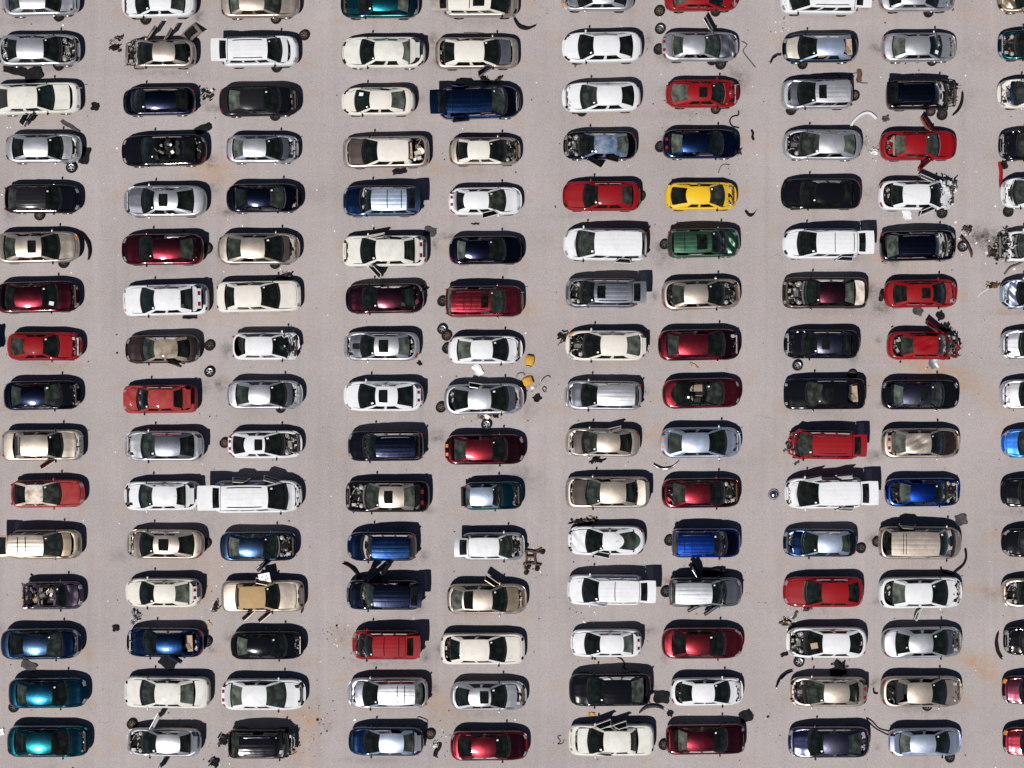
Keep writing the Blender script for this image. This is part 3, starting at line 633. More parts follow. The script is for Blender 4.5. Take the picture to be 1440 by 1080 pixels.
def empty_mesh_door(ln, s, pm, root, im, tall, zr, hr, hb_):
    b = MB(); zb = .98 if tall else .9
    b.grid(lambda u, v: (-ln * u, .02 * s * math.sin(v * 3.1) - s * .04 * (1 - v), .30 + (zb - .30) * v), 3, 4, 0, .03, (0, -s, 0))
    b.grid(lambda u, v: (-ln * (.03 + .94 * u), -s * .05 - s * .04 * math.sin(u * 3), .32 + (zb - .34) * v), 3, 3, 1, .07, (0, -s, 0))
    lean = (hb_ - hr) * .75; zt = zr - .14
    P = lambda x, k: (x, -s * (.05 + lean * k), lerp(zb, zt, k))
    b.tube([P(-.02, 0), P(-.28, .97), P(-ln * .9, 1), P(-ln, .0)], .022, 5, 0)
    d = b.obj('door', [pm, im], root)
    g = MB(); g.grid(lambda u, v: (lerp(-.06 - .24 * v, -ln * (1 - .09 * v), u), -s * (.05 + lean * v), lerp(zb, zt, v)), 2, 2, 0, .006, (0, -s, 0)); g.obj('door_window', ['side_glass'], d)
    return d

def E(**k): return k
BAR = E(bars=(.72, .84)); GR = 'scrap cars standing in rows'
U_, D_ = 'u', 'd'
# col row x0 x1 yc type colour hood trunk extras feature-phrase
CARS = [
('A',0,4,112,2,'S','silver','c','o',{}, 'raised trunk lid and bright hood'),
('A',1,-3,113,71,'S','silver','m','m',E(redtrunk=1),'bare engine bay and gutted trunk'),
('A',2,-10,113,139,'B','oldwhite','p','c',E(norg=1,gap=.3,pop=3,doors=[(D_,'r',60)],tanin=1,F=(.33*100,47,79,92)),'missing rear glass and open rear door'),
('A',3,8,115,209,'S','silver','p','c',E(gap=.25,pop=2),'popped grey hood beside loose wheel'),
('A',4,7,113,280,'W','black','c','c',E(rf='matteblack',F=(29,43,80,93)),'dusty matt roof'),
('A',5,-6,112,348,'S','beige','c','o',E(sun=(.2,.52,.3),tang=30),'sunroof and torn front bumper'),
('A',6,-6,112,418,'S','maroon','p','o',E(paper=1,redtrunk=1,gap=.15,pop=3),'papers on its windshield'),
('A',7,10,116,487,'C','red','p','c',E(gap=.3,pop=3,F=(35,50,72,90)),'dusty grey rear glass'),
('A',8,5,113,556,'S','navy','c','c',E(hc='black',gap=.2,nolamp=False),'headlights pulled and black hood'),
('A',9,3,117,626,'B','beige','c','c',E(norg=1,doors=[(D_,'f',32)]),'driver side door hanging open'),
('A',10,16,119,694,'H','fadedred','c','c',E(rf='rustwhite',F=(36,54,76,93)),'patchy pale roof'),
('A',11,17,115,765,'U','tan','p','g',E(hc='tan',bars=(.5,.72),rf='beige',gap=.25,pop=3,F=(31,50,99,101)),'roof bars and raised tailgate'),
('A',12,32,117,837,'H','plum','k','c',E(noroof=1,rearwreck=1,norg=1,hole=1,F=(30,42,70,82)),'roof skin torn off'),
('A',13,1,115,905,'M','steelblue','p','c',E(hc='darkblue',gap=.15,pop=4),'bright roof and pale trunk'),
('A',14,12,123,974,'S','darkteal','c','c',{},'blue sheen on its roof'),
('A',15,10,126,1042,'S','teal','c','c',E(gap=.2,hc='darkteal'),'teal roof and dented dark front'),
('A',16,30,122,1114,'S','black','c','c',{},'only its edge in the frame'),
('B',0,171,276,5,'M','white','c','c',{},'all panels in place'),
('B',1,175,276,76,'S','beige','m','m',E(strip=1,doors=[(U_,'f',58),(U_,'r',62)],wh='rusty'),'front stripped to the frame rails'),
('B',2,173,275,143,'H','navy','c','c',E(F=(20,35,75,90)),'glossy smooth panels'),
('B',3,171,291,212,'S','black','c','m',E(noroof=1,hole=1),'roof cut open over brown seats'),
('B',4,174,291,283,'C','silver','p','c',E(hc='grey',sun=(.2,.58,.33),pop=5,F=(28,40,65,83)),'sunroof and shaded grey hood'),
('B',5,171,287,351,'S','maroon','c','o',{},'shiny wine roof and raised trunk lid'),
('B',6,173,294,422,'B','white','c','o',E(redtrunk=1,F=(27,40,69,81)),'red lamps on raised trunk lid'),
('B',7,176,281,491,'S','brown','c','c',E(rf='primer',doors=[(D_,'r',20)]),'sun faded tan roof'),
('B',8,173,278,561,'B','fadedred','k','o',E(doors=[],F=(26,38,70,80)),'buckled pink faded hood'),
('B',9,175,287,627,'S','silver','c','o',E(rf='grey',tang=40),'grey roof and open trunk'),
('B',10,174,283,697,'S','white','c','o',E(F=(27,41,70,80)),'crisp black windows and trunk ajar'),
('B',11,178,288,765,'C','beige','p','c',E(hc='shaded_beige',sun=(.2,.6,.33),pop=8,gap=.15,F=(24,38,67,85)),'sunroof and shaded brown hood'),
('B',12,176,284,833,'M','cream','c','o',E(redtrunk=1),'rounded hood and red lid lamps'),
('B',13,178,287,903,'S','darkblue','c','m',E(norg=1,shelf=1,doors=[(D_,'r',28)]),'cardboard in its rear window'),
('B',14,175,296,973,'B','oldwhite','c','c',E(F=(25,39,67,81)),'long trunk and broken headlights'),
('B',15,178,283,1043,'S','silver','m','o',E(doors=[(U_,'f',62)]),'bare engine and upright open door'),
('B',16,180,285,1113,'S','grey','c','c',E(doors=[(U_,'f',60)]),'open door poking into the frame'),
('C',0,310,422,4,'S','beige','c','c',{},'smooth pale hood'),
('C',1,313,420,73,'U','white','p','g',E(rail=2,gap=.35,pop=2),'raised tailgate and missing grille'),
('C',2,308,421,142,'S','matteblack','p','c',E(hc='black',gap=.3,pop=2),'dull matt finish and scratched trunk'),
('C',3,318,420,210,'S','silver','p','c',E(hc='grey',gap=.3,pop=2),'shaded grey hood and empty headlight bay'),
('C',4,318,424,279,'M','navy','c','c',E(gap=.15),'glossy deep blue roof'),
('C',5,306,422,350,'M','beige','p','c',E(hc='shaded_beige',pop=1.5,gap=.35),'shaded brown hood and missing grille'),
('C',6,304,423,417,'B','cream','c','c',E(F=(29,46,76,86)),'complete clean panels and long hood'),
('C',7,327,422,487,'H','white','c','c',E(gap=.2,sc=0,F=(21,40,78,90),norg=1,wreck=.10),'front bumper ripped away'),
('C',8,319,426,555,'M','silver','p','c',E(hc='grey',gap=.35,pop=2),'shaded grey hood and dusty screen'),
('C',9,321,425,625,'C','white','m','o',E(sun=(.12,.5,.32),redtrunk=1,F=(30,50,74,90)),'sunroof and bare engine'),
('C',10,300,425,698,'V','white','c','g',E(doors=[(U_,'f',18),(U_,'s',4)],gl=.9,rail=0,F=(20,37,88,93)),'raised tailgate and sliding door open'),
('C',11,309,418,768,'S','steelblue','m','c',E(doors=[(D_,'f',40)],hc='navy'),'bare radiator frame and one door open'),
('C',12,311,428,838,'B','beige','c','c',E(rf='vinyl',gap=.3,norg=1,doors=[(D_,'f',40),(D_,'r',42),(U_,'f',12)],F=(34,46,76,79)),'tan vinyl roof and two open doors'),
('C',13,324,428,907,'M','black','c','c',E(gap=.45,F=(29,44,74,88)),'pale rear glass and wrecked nose'),
('C',14,312,430,976,'S','white','c','o',E(redtrunk=1,tang=40,F=(28,46,73,86)),'red tail lamps and smooth hood'),
('C',15,321,416,1045,'U','black','m','c',E(rail=1,paper=1,F=(18,30,80,93),strip=1),'chrome roof rails and stripped front'),
('D',0,479,589,5,'S','teal','c','c',{},'shining green blue panels'),
('D',1,480,599,74,'C','oldwhite','c','o',E(F=(28,41,72,80)),'trunk lid up and black pillars'),
('D',2,480,584,143,'M','cream','c','c',E(paper=1),'dented nose and smooth trunk'),
('D',3,482,604,214,'B','beige','p','m',E(hc='shaded_beige',pop=8,redtrunk=0,shelf=1,rf='cream',F=(28,42,76,80),norg=1),'shaded brown hood and gutted trunk'),
('D',4,482,590,283,'U','steelblue','c','g',E(bars=(.45,.85),rf='silverblue',hc='darkblue',F=(28,40,84,96),gl=.3),'silver blue roof and blue hood'),
('D',5,482,601,353,'B','oldwhite','c','o',E(redtrunk=1,doors=[(D_,'f',48),(U_,'f',10)],F=(27,41,73,84)),'open front door and grimy roof'),
('D',6,486,596,420,'S','darkmaroon','c','m',E(redtrunk=1),'broken rear corner'),
('D',7,483,590,487,'S','silver','c','m',E(hc='grey',sun=(.18,.58,.33),scoop=1),'black hood stripe and sunroof'),
('D',8,483,596,557,'M','white','c','o',E(sun=(.15,.55,.33),redtrunk=1),'sunroof and red lid lamps'),
('D',9,489,596,627,'U','black','c','c',E(rail=1,rf='navy'),'chrome roof rails and ribbed roof'),
('D',10,486,604,698,'B','black','m','o',E(rf='beige',sun=(.2,.55,.3),redtrunk=1,F=(28,42,70,82)),'beige roof, sunroof and bare engine'),
('D',11,488,586,768,'V','darkblue','c','c',E(F=(27,39,90,97)),'shiny roof and single glint'),
('D',12,487,592,836,'U','navy','c','g',E(gl=.25,doors=[(U_,'f',40)],F=(26,39,85,96)),'raised tailgate and fender hanging off'),
('D',13,495,592,906,'U','red','m','g',E(bars=(.35,.8),rf='red',F=(18,33,78,95),gl=.38),'black roof bars and bare engine'),
('D',14,489,602,974,'W','silver','p','c',E(hc='grey',bars=(.52,.72),pop=6,gap=.15,F=(25,40,84,93)),'shaded grey hood and two roof bars'),
('D',15,490,596,1042,'S','steelblue','c','o',E(hc='darkblue',rf='silverblue',tc='silver'),'pale blue roof and white trunk edge'),
('E',0,624,729,4,'U','beige','c','g',E(rf='cream',bars=(.5,),sun=(.15,.42,.32),F=(18,38,93,96)),'sunroof and raised tailgate'),
('E',1,612,729,75,'B','beige','p','m',E(pop=2,gap=.15,hc='grey',doors=[(D_,'f',32)],rf='cream',F=(27,42,76,88)),'shaded grey hood and open door'),
('E',2,618,732,145,'V','darkblue','c','g',E(bars=(.45,.88),hc='navy',doors=[(U_,'s',4),(D_,'s',4)],F=(22,36,90,93)),'sliding doors and tailgate open'),
('E',3,631,732,213,'S','beige','m','c',E(rf='cream',hc='black'),'black open engine bay'),
('E',4,630,734,283,'C','white','c','o',E(redtrunk=1,doors=[(D_,'f',14)],F=(28,46,76,86)),'wide black window band and raised trunk'),
('E',5,631,736,352,'S','navy','c','c',E(rf='navy',F=(30,47,76,86)),'glinting dark blue roof'),
('E',6,626,736,424,'U','wine','c','c',E(bars=(.5,.68),rail=1,sun=(.06,.24,.33),F=(29,43,91,96)),'roof rack and front sunroof'),
('E',7,630,735,492,'M','white','c','c',E(gap=.15),'wheel covers behind and yellow foam ahead'),
('E',8,624,737,561,'M','silver','p','m',E(hc='grey',pop=2,gap=.25,doors=[(U_,'r',10)]),'curved shaded grey hood and scattered parts beside'),
('E',9,626,738,632,'S','maroon','c','o',E(amber=1,redtrunk=1,rf='wine',tang=20),'amber lamps on its trunk'),
('E',10,652,735,697,'H','teal','c','c',E(rf='silverblue',gap=.5,wreck=.0,F=(42,52,88,95)),'light roof and half open engine bay'),
('E',11,649,738,768,'H','silver','m','g',E(F=(28,42,88,92),rf='white',gl=.3,sc=0),'engine cradle lying at its nose'),
('E',12,628,741,842,'S','beige','p','c',E(hc='tan',pop=1.5,gap=.2,sun=(.64,.95,.46),doors=[(U_,'f',34)],F=(30,44,79,92)),'black band across the roof'),
('E',13,619,738,912,'B','cream','c','m',E(F=(27,43,76,87),tc='cream'),'long clean hood and boxed trunk'),
('E',14,633,741,978,'C','silver','p','c',E(sun=(.1,.5,.35),gap=.35,pop=2,F=(32,48,73,90)),'sunroof and curved grey hood'),
('E',15,633,743,1048,'S','wine','c','c',E(hc='maroon',grille=1),'glowing crimson roof'),
('F',0,789,891,-4,'S','silver','p','c',E(hc='grey',sun=(.2,.6,.33),pop=6),'sunroof, cut by the frame'),
('F',1,790,903,67,'M','white','c','c',E(F=(26,40,70,85)),'smashed fender and round hood'),
('F',2,790,901,137,'M','white','c','c',E(F=(29,45,74,88)),'bright hood and complete lamps'),
('F',3,792,895,205,'S','navy','m','c',E(rf='mottled',doors=[(D_,'f',30),(D_,'r',14)]),'peeling blotchy blue roof'),
('F',4,791,901,276,'S','red','c','c',E(F=(32,46,74,87)),'red hood and dark rear pillar'),
('F',5,792,910,344,'V','white','c','c',E(doors=[(D_,'s',3)]),'sliding door ajar'),
('F',6,795,897,412,'U','grey','m','g',E(sun=(.08,.3,.3),rail=2,F=(27,40,90,95),gl=.35),'glinting roof and exposed engine'),
('F',7,795,909,486,'M','cream','m','o',E(F=(28,44,74,90)),'burnt brown engine bay'),
('F',8,794,902,556,'W','silver','p','c',E(hc='grey',pop=8,F=(27,43,90,95)),'shaded grey hood and ribbed roof'),
('F',9,795,900,622,'S','beige','p','c',E(hc='shaded_beige',pop=9,gap=.15,doors=[(U_,'r',14)]),'shaded brown hood and side panel torn off'),
('F',10,795,913,692,'B','beige','p','o',E(hc='shaded_beige',pop=8,rf='beige',F=(29,42,71,83),tang=20),'shaded charcoal hood and pale trunk'),
('F',11,798,907,760,'C','white','k','c',E(F=(29,46,64,84),bow=.75,doors=[(D_,'f',12)]),'oval rear glass and scuffed hood'),
('F',12,797,904,829,'U','white','c','g',E(bars=(.4,),F=(26,42,93,96),doors=[(D_,'f',6)]),'tinted windshield and tailgate up'),
('F',13,802,903,904,'S','white','c','o',E(redtrunk=1,F=(26,42,72,85)),'silver sheen and red trunk strip'),
('F',14,800,915,969,'U','black','c','c',E(rf='black',F=(27,43,75,90)),'red trimmed nose'),
('F',15,800,920,1040,'B','oldwhite','p','c',E(gap=.2,pop=2,doors=[(U_,'f',20),(U_,'r',18),(D_,'f',4)],F=(27,41,71,78)),'three open doors and grille missing'),
('G',0,934,1038,-4,'S','red','c','c',E(sun=(.3,.6,.3)),'cut by the top of the frame'),
('G',1,930,1038,66,'S','silver','k','o',E(hc='grey',redtrunk=1,doors=[(U_,'f',62)],tang=25,F=(29,46,72,84)),'skewed hood and upright open door'),
('G',2,936,1039,132,'C','red','c','m',E(sun=(.18,.52,.3),F=(26,40,69,90)),'sunroof and stripped trunk'),
('G',3,931,1039,203,'S','darkblue','c','o',E(redtrunk=1,F=(27,41,74,87)),'clean navy hood and trunk ajar'),
('G',4,935,1036,276,'C','yellow','c','c',E(clean=1,gap=.08,spoiler=1,F=(24,40,69,89)),'grey rear glass and black spoiler slot'),
('G',5,938,1040,342,'U','green','k','c',E(bars=(.72,),sun=(.12,.4,.36),F=(26,42,92,96)),'crumpled hood and roof rack'),
('G',6,930,1041,414,'S','beige','m','m',{},'bare engine and empty trunk'),
('G',7,925,1041,485,'S','maroon','c','c',E(rf='wine',F=(25,42,75,87)),'smooth wine coloured roof'),
('G',8,931,1042,553,'C','wine','c','c',E(rf='black',noroof=1,tanin=1,clean=1,F=(28,46,64,82),bow=.6),'open top showing pale seats'),
('G',9,928,1042,622,'M','silverblue','c','o',E(redtrunk=1,amber=1,tang=30,F=(24,42,73,88)),'broad pale hood and bumper lying behind'),
('G',10,930,1041,693,'S','maroon','m','m',E(rf='wine',redtrunk=1,F=(27,41,70,84)),'bare engine and torn trunk'),
('G',11,944,1041,763,'U','blue','c','c',E(bars=(.62,.82),rail=1,rf='blue',hc='navy',F=(27,42,92,97)),'vivid roof and chrome rails'),
('G',12,940,1043,832,'U','grey','c','c',E(rf='silver',doors=[(U_,'r',60),(D_,'f',34),(D_,'r',26)],F=(28,44,92,96)),'doors flung open on both sides'),
('G',13,930,1045,904,'M','wine','c','c',E(F=(28,44,70,85)),'twin glints on its trunk'),
('G',14,942,1045,972,'S','white','c','m',E(F=(25,42,70,84)),'smooth hood and hollow trunk'),
('G',15,936,1048,1039,'B','maroon','c','o',E(rf='maroon',F=(29,42,74,84)),'rust brown roof and tyre behind'),
('H',0,1097,1206,-1,'U','white','c','g',E(rail=2,F=(18,36,92,96)),'tailgate up, cut by the frame'),
('H',1,1100,1206,68,'C','steelblue','c','c',E(hc='gold',rf='silverblue',norg=1,shelf=1,F=(26,45,78,90)),'faded gold hood and hole behind roof'),
('H',2,1098,1198,133,'U','silver','p','c',E(hc='grey',sun=(.1,.32,.32),pop=7,gap=.2,F=(28,46,93,96)),'sunroof and shaded slate hood'),
('H',3,1100,1212,204,'M','silver','m','c',E(F=(27,45,74,88)),'black engine in open bay'),
('H',4,1098,1211,273,'S','black','c','c',E(F=(29,43,74,86)),'star shaped glint on its hood'),
('H',5,1100,1208,343,'V','white','c','g',E(bars=(.45,.92),F=(24,42,93,96),doors=[(D_,'s',3)],gap=.0),'tailgate up and window frames ajar'),
('H',6,1100,1220,412,'B','brown','m','c',E(rf='darkmaroon',tc='rustwhite',F=(29,43,71,82)),'rusty white trunk panel'),
('H',7,1102,1209,484,'S','black','c','c',E(sun=(.18,.5,.3),rf='violetgrey',gap=.3),'sunroof and wheel by its nose'),
('H',8,1102,1217,554,'B','black','c','c',E(sun=(.1,.45,.3),norg=1,shelf=1,F=(31,46,75,88)),'tan seat back in rear window'),
('H',9,1104,1204,625,'U','red','m','g',E(wreck=.22,rail=1,rf='red',F=(20,36,90,94),gl=.35),'smashed nose and shattered windshield'),
('H',10,1103,1214,693,'V','white','c','g',E(doors=[(U_,'s',4),(D_,'s',3),(U_,'f',10)],gl=.55,F=(21,41,92,97)),'tailgate and sliding doors all open'),
('H',11,1101,1205,763,'S','steelblue','p','c',E(hc='darkblue',gap=.2,pop=4,rf='silverblue',F=(30,46,76,88)),'navy hood and ice blue roof'),
('H',12,1101,1214,832,'S','red','c','m',E(F=(31,47,78,92)),'round glossy hood and black rear shelf'),
('H',13,1105,1219,903,'M','white','m','m',E(carton=1,F=(28,44,75,88)),'cardboard on windshield and bare engine'),
('H',14,1110,1220,972,'S','beige','m','o',E(redtrunk=1,rf='beige',F=(24,43,73,85)),'bare engine and black panels above'),
('H',15,1108,1223,1043,'S','violetgrey','c','m',E(redtrunk=1,hc='navy'),'shimmering lilac grey roof'),
('I',0,1235,1343,-4,'S','silver','c','c',{},'cut by the top of the frame'),
('I',1,1239,1345,67,'S','silver','p','c',E(paper=1,pop=1,gap=.1,F=(27,40,70,84)),'paper in its windshield corner'),
('I',2,1246,1346,134,'U','black','m','g',E(rail=1,strip=1,rf='navy',gl=.25,F=(24,38,86,90)),'chrome rails and bumper torn ahead'),
('I',3,1237,1345,205,'S','red','c','m',E(redtrunk=1,doors=[(U_,'f',58),(D_,'f',40)],F=(29,44,69,80)),'both front doors wide open'),
('I',4,1234,1345,275,'S','white','k','m',E(wreck=.34,doors=[(U_,'f',24),(D_,'f',22)],F=(24,38,70,82)),'crushed corner and twisted fender'),
('I',5,1237,1344,346,'U','navy','m','c',E(rail=1,F=(20,33,80,92)),'chrome rails and rusty wrecked engine'),
('I',6,1243,1346,413,'S','red','c','c',E(sun=(.1,.44,.3),hc='fadedred',F=(23,38,71,86)),'sunroof and orange faded hood'),
('I',7,1247,1350,486,'S','red','m','m',E(wreck=.32,dent=1,doors=[(U_,'f',40)],F=(24,35,66,80)),'crushed creased roof'),
('I',8,1239,1349,555,'S','black','c','o',E(sun=(.15,.4,.32),rf='violetgrey',F=(27,40,74,84)),'blue cast roof with closed sunroof'),
('I',9,1239,1350,623,'S','beige','p','o',E(hc='brown',dent=1,redtrunk=0,pop=1,F=(27,41,71,83)),'dented pale roof and shaded brown hood'),
('I',10,1244,1350,692,'S','blue','m','m',E(rf='blue',F=(25,38,68,80)),'vivid blue roof and bare engine'),
('I',11,1235,1352,763,'V','beige','c','c',E(bars=(.70,.76),rf='beige',F=(16,32,88,93),doors=[(U_,'s',4)]),'ribbed beige roof and mat at its corner'),
('I',12,1235,1353,833,'S','white','c','m',E(doors=[(D_,'r',66)],F=(24,40,70,83)),'torn rear bumper and jutting door'),
('I',13,1239,1353,903,'C','silver','c','c',E(hc='grey',F=(24,40,66,81)),'dark oval rear glass and grey hood'),
('I',14,1238,1353,972,'S','beige','c','m',E(norg=0,hc='beige',F=(26,41,69,80)),'rosy tan hood and wheel under door'),
('I',15,1249,1352,1043,'S','silverblue','c','o',E(hc='silverblue',tang=30,F=(24,40,72,84)),'tight grey hood and belts at its tail'),
('J',0,1402,1512,-3,'S','tan','k','c',{},'dented tan hood'),
('J',1,1403,1512,64,'S','teal','m','c',{},'exposed engine'),
('J',2,1402,1512,132,'M','cream','p','c',E(gap=.5,hc='steelblue'),'blue hood set back'),
('J',3,1404,1515,205,'S','black','c','c',E(gap=.3),'white specks on its nose'),
('J',4,1407,1515,271,'V','white','c','c',E(gap=.45,hc='white',norg=0),'missing nose panel'),
('J',5,1401,1515,346,'S','white','m','c',E(strip=1,wreck=.12),'stripped frame rails'),
('J',6,1406,1515,413,'M','silverblue','k','c',E(gap=.3),'crooked lifted hood'),
('J',7,1407,1515,484,'S','silver','c','c',{},'plain bright hood'),
('J',8,1406,1515,554,'S','silver','c','c',E(gap=.1),'black rimmed nose'),
('J',9,1408,1515,623,'M','brightblue','c','c',E(hc='brightblue'),'vivid sky blue hood'),
('J',10,1407,1515,692,'S','black','c','c',{},'single large glint on hood'),
('J',11,1408,1515,763,'M','black','c','c',E(nolamp=False),'paired round headlights'),
('J',12,1408,1515,833,'S','beige','m','c',{},'dark engine under bright frame'),
('J',13,1411,1515,901,'H','black','c','c',E(gap=.2),'bumper lying off its nose'),
('J',14,1409,1515,970,'S','darkmaroon','c','c',{},'bright red lamp edges'),
('J',15,1410,1515,1042,'S','maroon','c','c',{},'grooved crimson hood'),
]
_rs = random.Random(3)
for c_ in CARS:       # drips and rusty dust where each car has stood
    nose, tail = (c_[3], c_[2]) if c_[0] in 'ACEGI' else (c_[2], c_[3])
    for ex_, pr in ((nose, .65), (tail, .4)):
        if _rs.random() < pr: STAINS.append((ex_ + _rs.uniform(-14, 14), c_[4] + _rs.uniform(-22, 26), _rs.uniform(6, 18), _rs.uniform(3, 8), _rs.uniform(-50, 50), 0, _rs.uniform(.25, .6)))
    if _rs.random() < .7: STAINS.append(((c_[2] + c_[3]) / 2 + _rs.uniform(-30, 30), c_[4] + 26, _rs.uniform(20, 45), _rs.uniform(3, 6), _rs.uniform(-4, 4), _rs.choice([0, 1, 2]), _rs.uniform(.15, .35)))
    if _rs.random() < .5: STAINS.append((ex_ + _rs.uniform(-12, 12), c_[4] + _rs.uniform(-20, 20), _rs.uniform(3, 10), _rs.uniform(3, 8), 0, 1, _rs.uniform(.4, .85)))
ground()
CNAME = dict(silver='silver', silverblue='silver blue', grey='dark grey', white='white', cream='cream', oldwhite='aged white', beige='beige', tan='tan', brown='dark brown', black='black', navy='navy blue',
 matteblack='matt black', darkblue='dark blue', steelblue='steel blue', blue='deep blue', brightblue='bright blue', teal='teal', darkteal='dark teal', red='red', fadedred='faded red', maroon='maroon', wine='wine red',
 darkmaroon='dark maroon', plum='purple', yellow='yellow', green='green', violetgrey='violet grey')
TN = {'S': ('sedan', 'car'), 'M': ('sedan', 'car'), 'B': ('boxy sedan', 'car'), 'C': ('coupe', 'car'), 'H': ('hatchback', 'car'), 'U': ('sport utility vehicle', 'suv'), 'V': ('minivan', 'van'), 'W': ('station wagon', 'car')}
KN = {'S': 'scrap_sedan', 'M': 'scrap_sedan', 'B': 'scrap_sedan', 'C': 'scrap_coupe', 'H': 'scrap_hatchback', 'U': 'scrap_suv', 'V': 'scrap_minivan', 'W': 'scrap_wagon'}
ORD = ['top', 'second', 'third', 'fourth', 'fifth', 'sixth', 'seventh', 'eighth', 'ninth', 'tenth', 'eleventh', 'twelfth', 'thirteenth', 'fourteenth', 'fifteenth', 'sixteenth', 'bottom']
CN = dict(A='leftmost', B='second', C='third', D='fourth', E='fifth', F='sixth', G='seventh', H='eighth', I='ninth', J='rightmost')
for i, (c, r, x0, x1, yc, ty, colr, hood, trunk, ex, feat) in enumerate(CARS):
    ex = dict(ex); left = c in 'BDFHJ'
    if 'F' in ex: ex['F'] = tuple(ex['F'])
    zc = .6; k = (H - zc) / H
    L = (x1 - x0) * S * k; W = (1.80 if ty not in 'UV' else 1.88) * min(1.03, max(.92, L / 4.75))
    if 'doors' in ex:
        ex['doors'] = [((1 if ((sd_ == 'd') == left) else -1), wh_, dg) for sd_, wh_, dg in ex['doors']]
    if left and hood == 'p': ex['pop'] = ex.get('pop', 6) + 10
    o = make_car(KN[ty], L, W, ty, colr, hood, trunk, ex, 101 + i * 13)
    X, Y, _ = px((x0 + x1) / 2, yc); rr = random.Random(i)
    # body ends were read at bumper height, the sides at sill height
    o.location = (X * k, Y * k, 0)
    rot = (rr.uniform(.2, 1.4) if not left else rr.uniform(-.4, .9)) * (1.0 if r < 11 else .4) + rr.uniform(-.7, .7)
    o.rotation_euler = (0, 0, R(rot) + (math.pi if left else 0))
    t = TN[ty]
    if c in 'AJ' : col_ph = CN[c] + ' column'
    else: col_ph = CN[c] + ' column'
    lab = '%s %s with %s, %s row, %s' % (CNAME[colr], t[0] if ty != 'U' else 'SUV', feat, ORD[r], col_ph)
    if feat.startswith(('cut by', 'only its', 'headlights')): lab = lab.replace(' with ', ' ', 1)
    if colr in ('yellow', 'green'): lab = '%s %s with %s' % (CNAME[colr], 'SUV' if ty == 'U' else t[0], feat)
    tag(o, lab, t[1], GR)

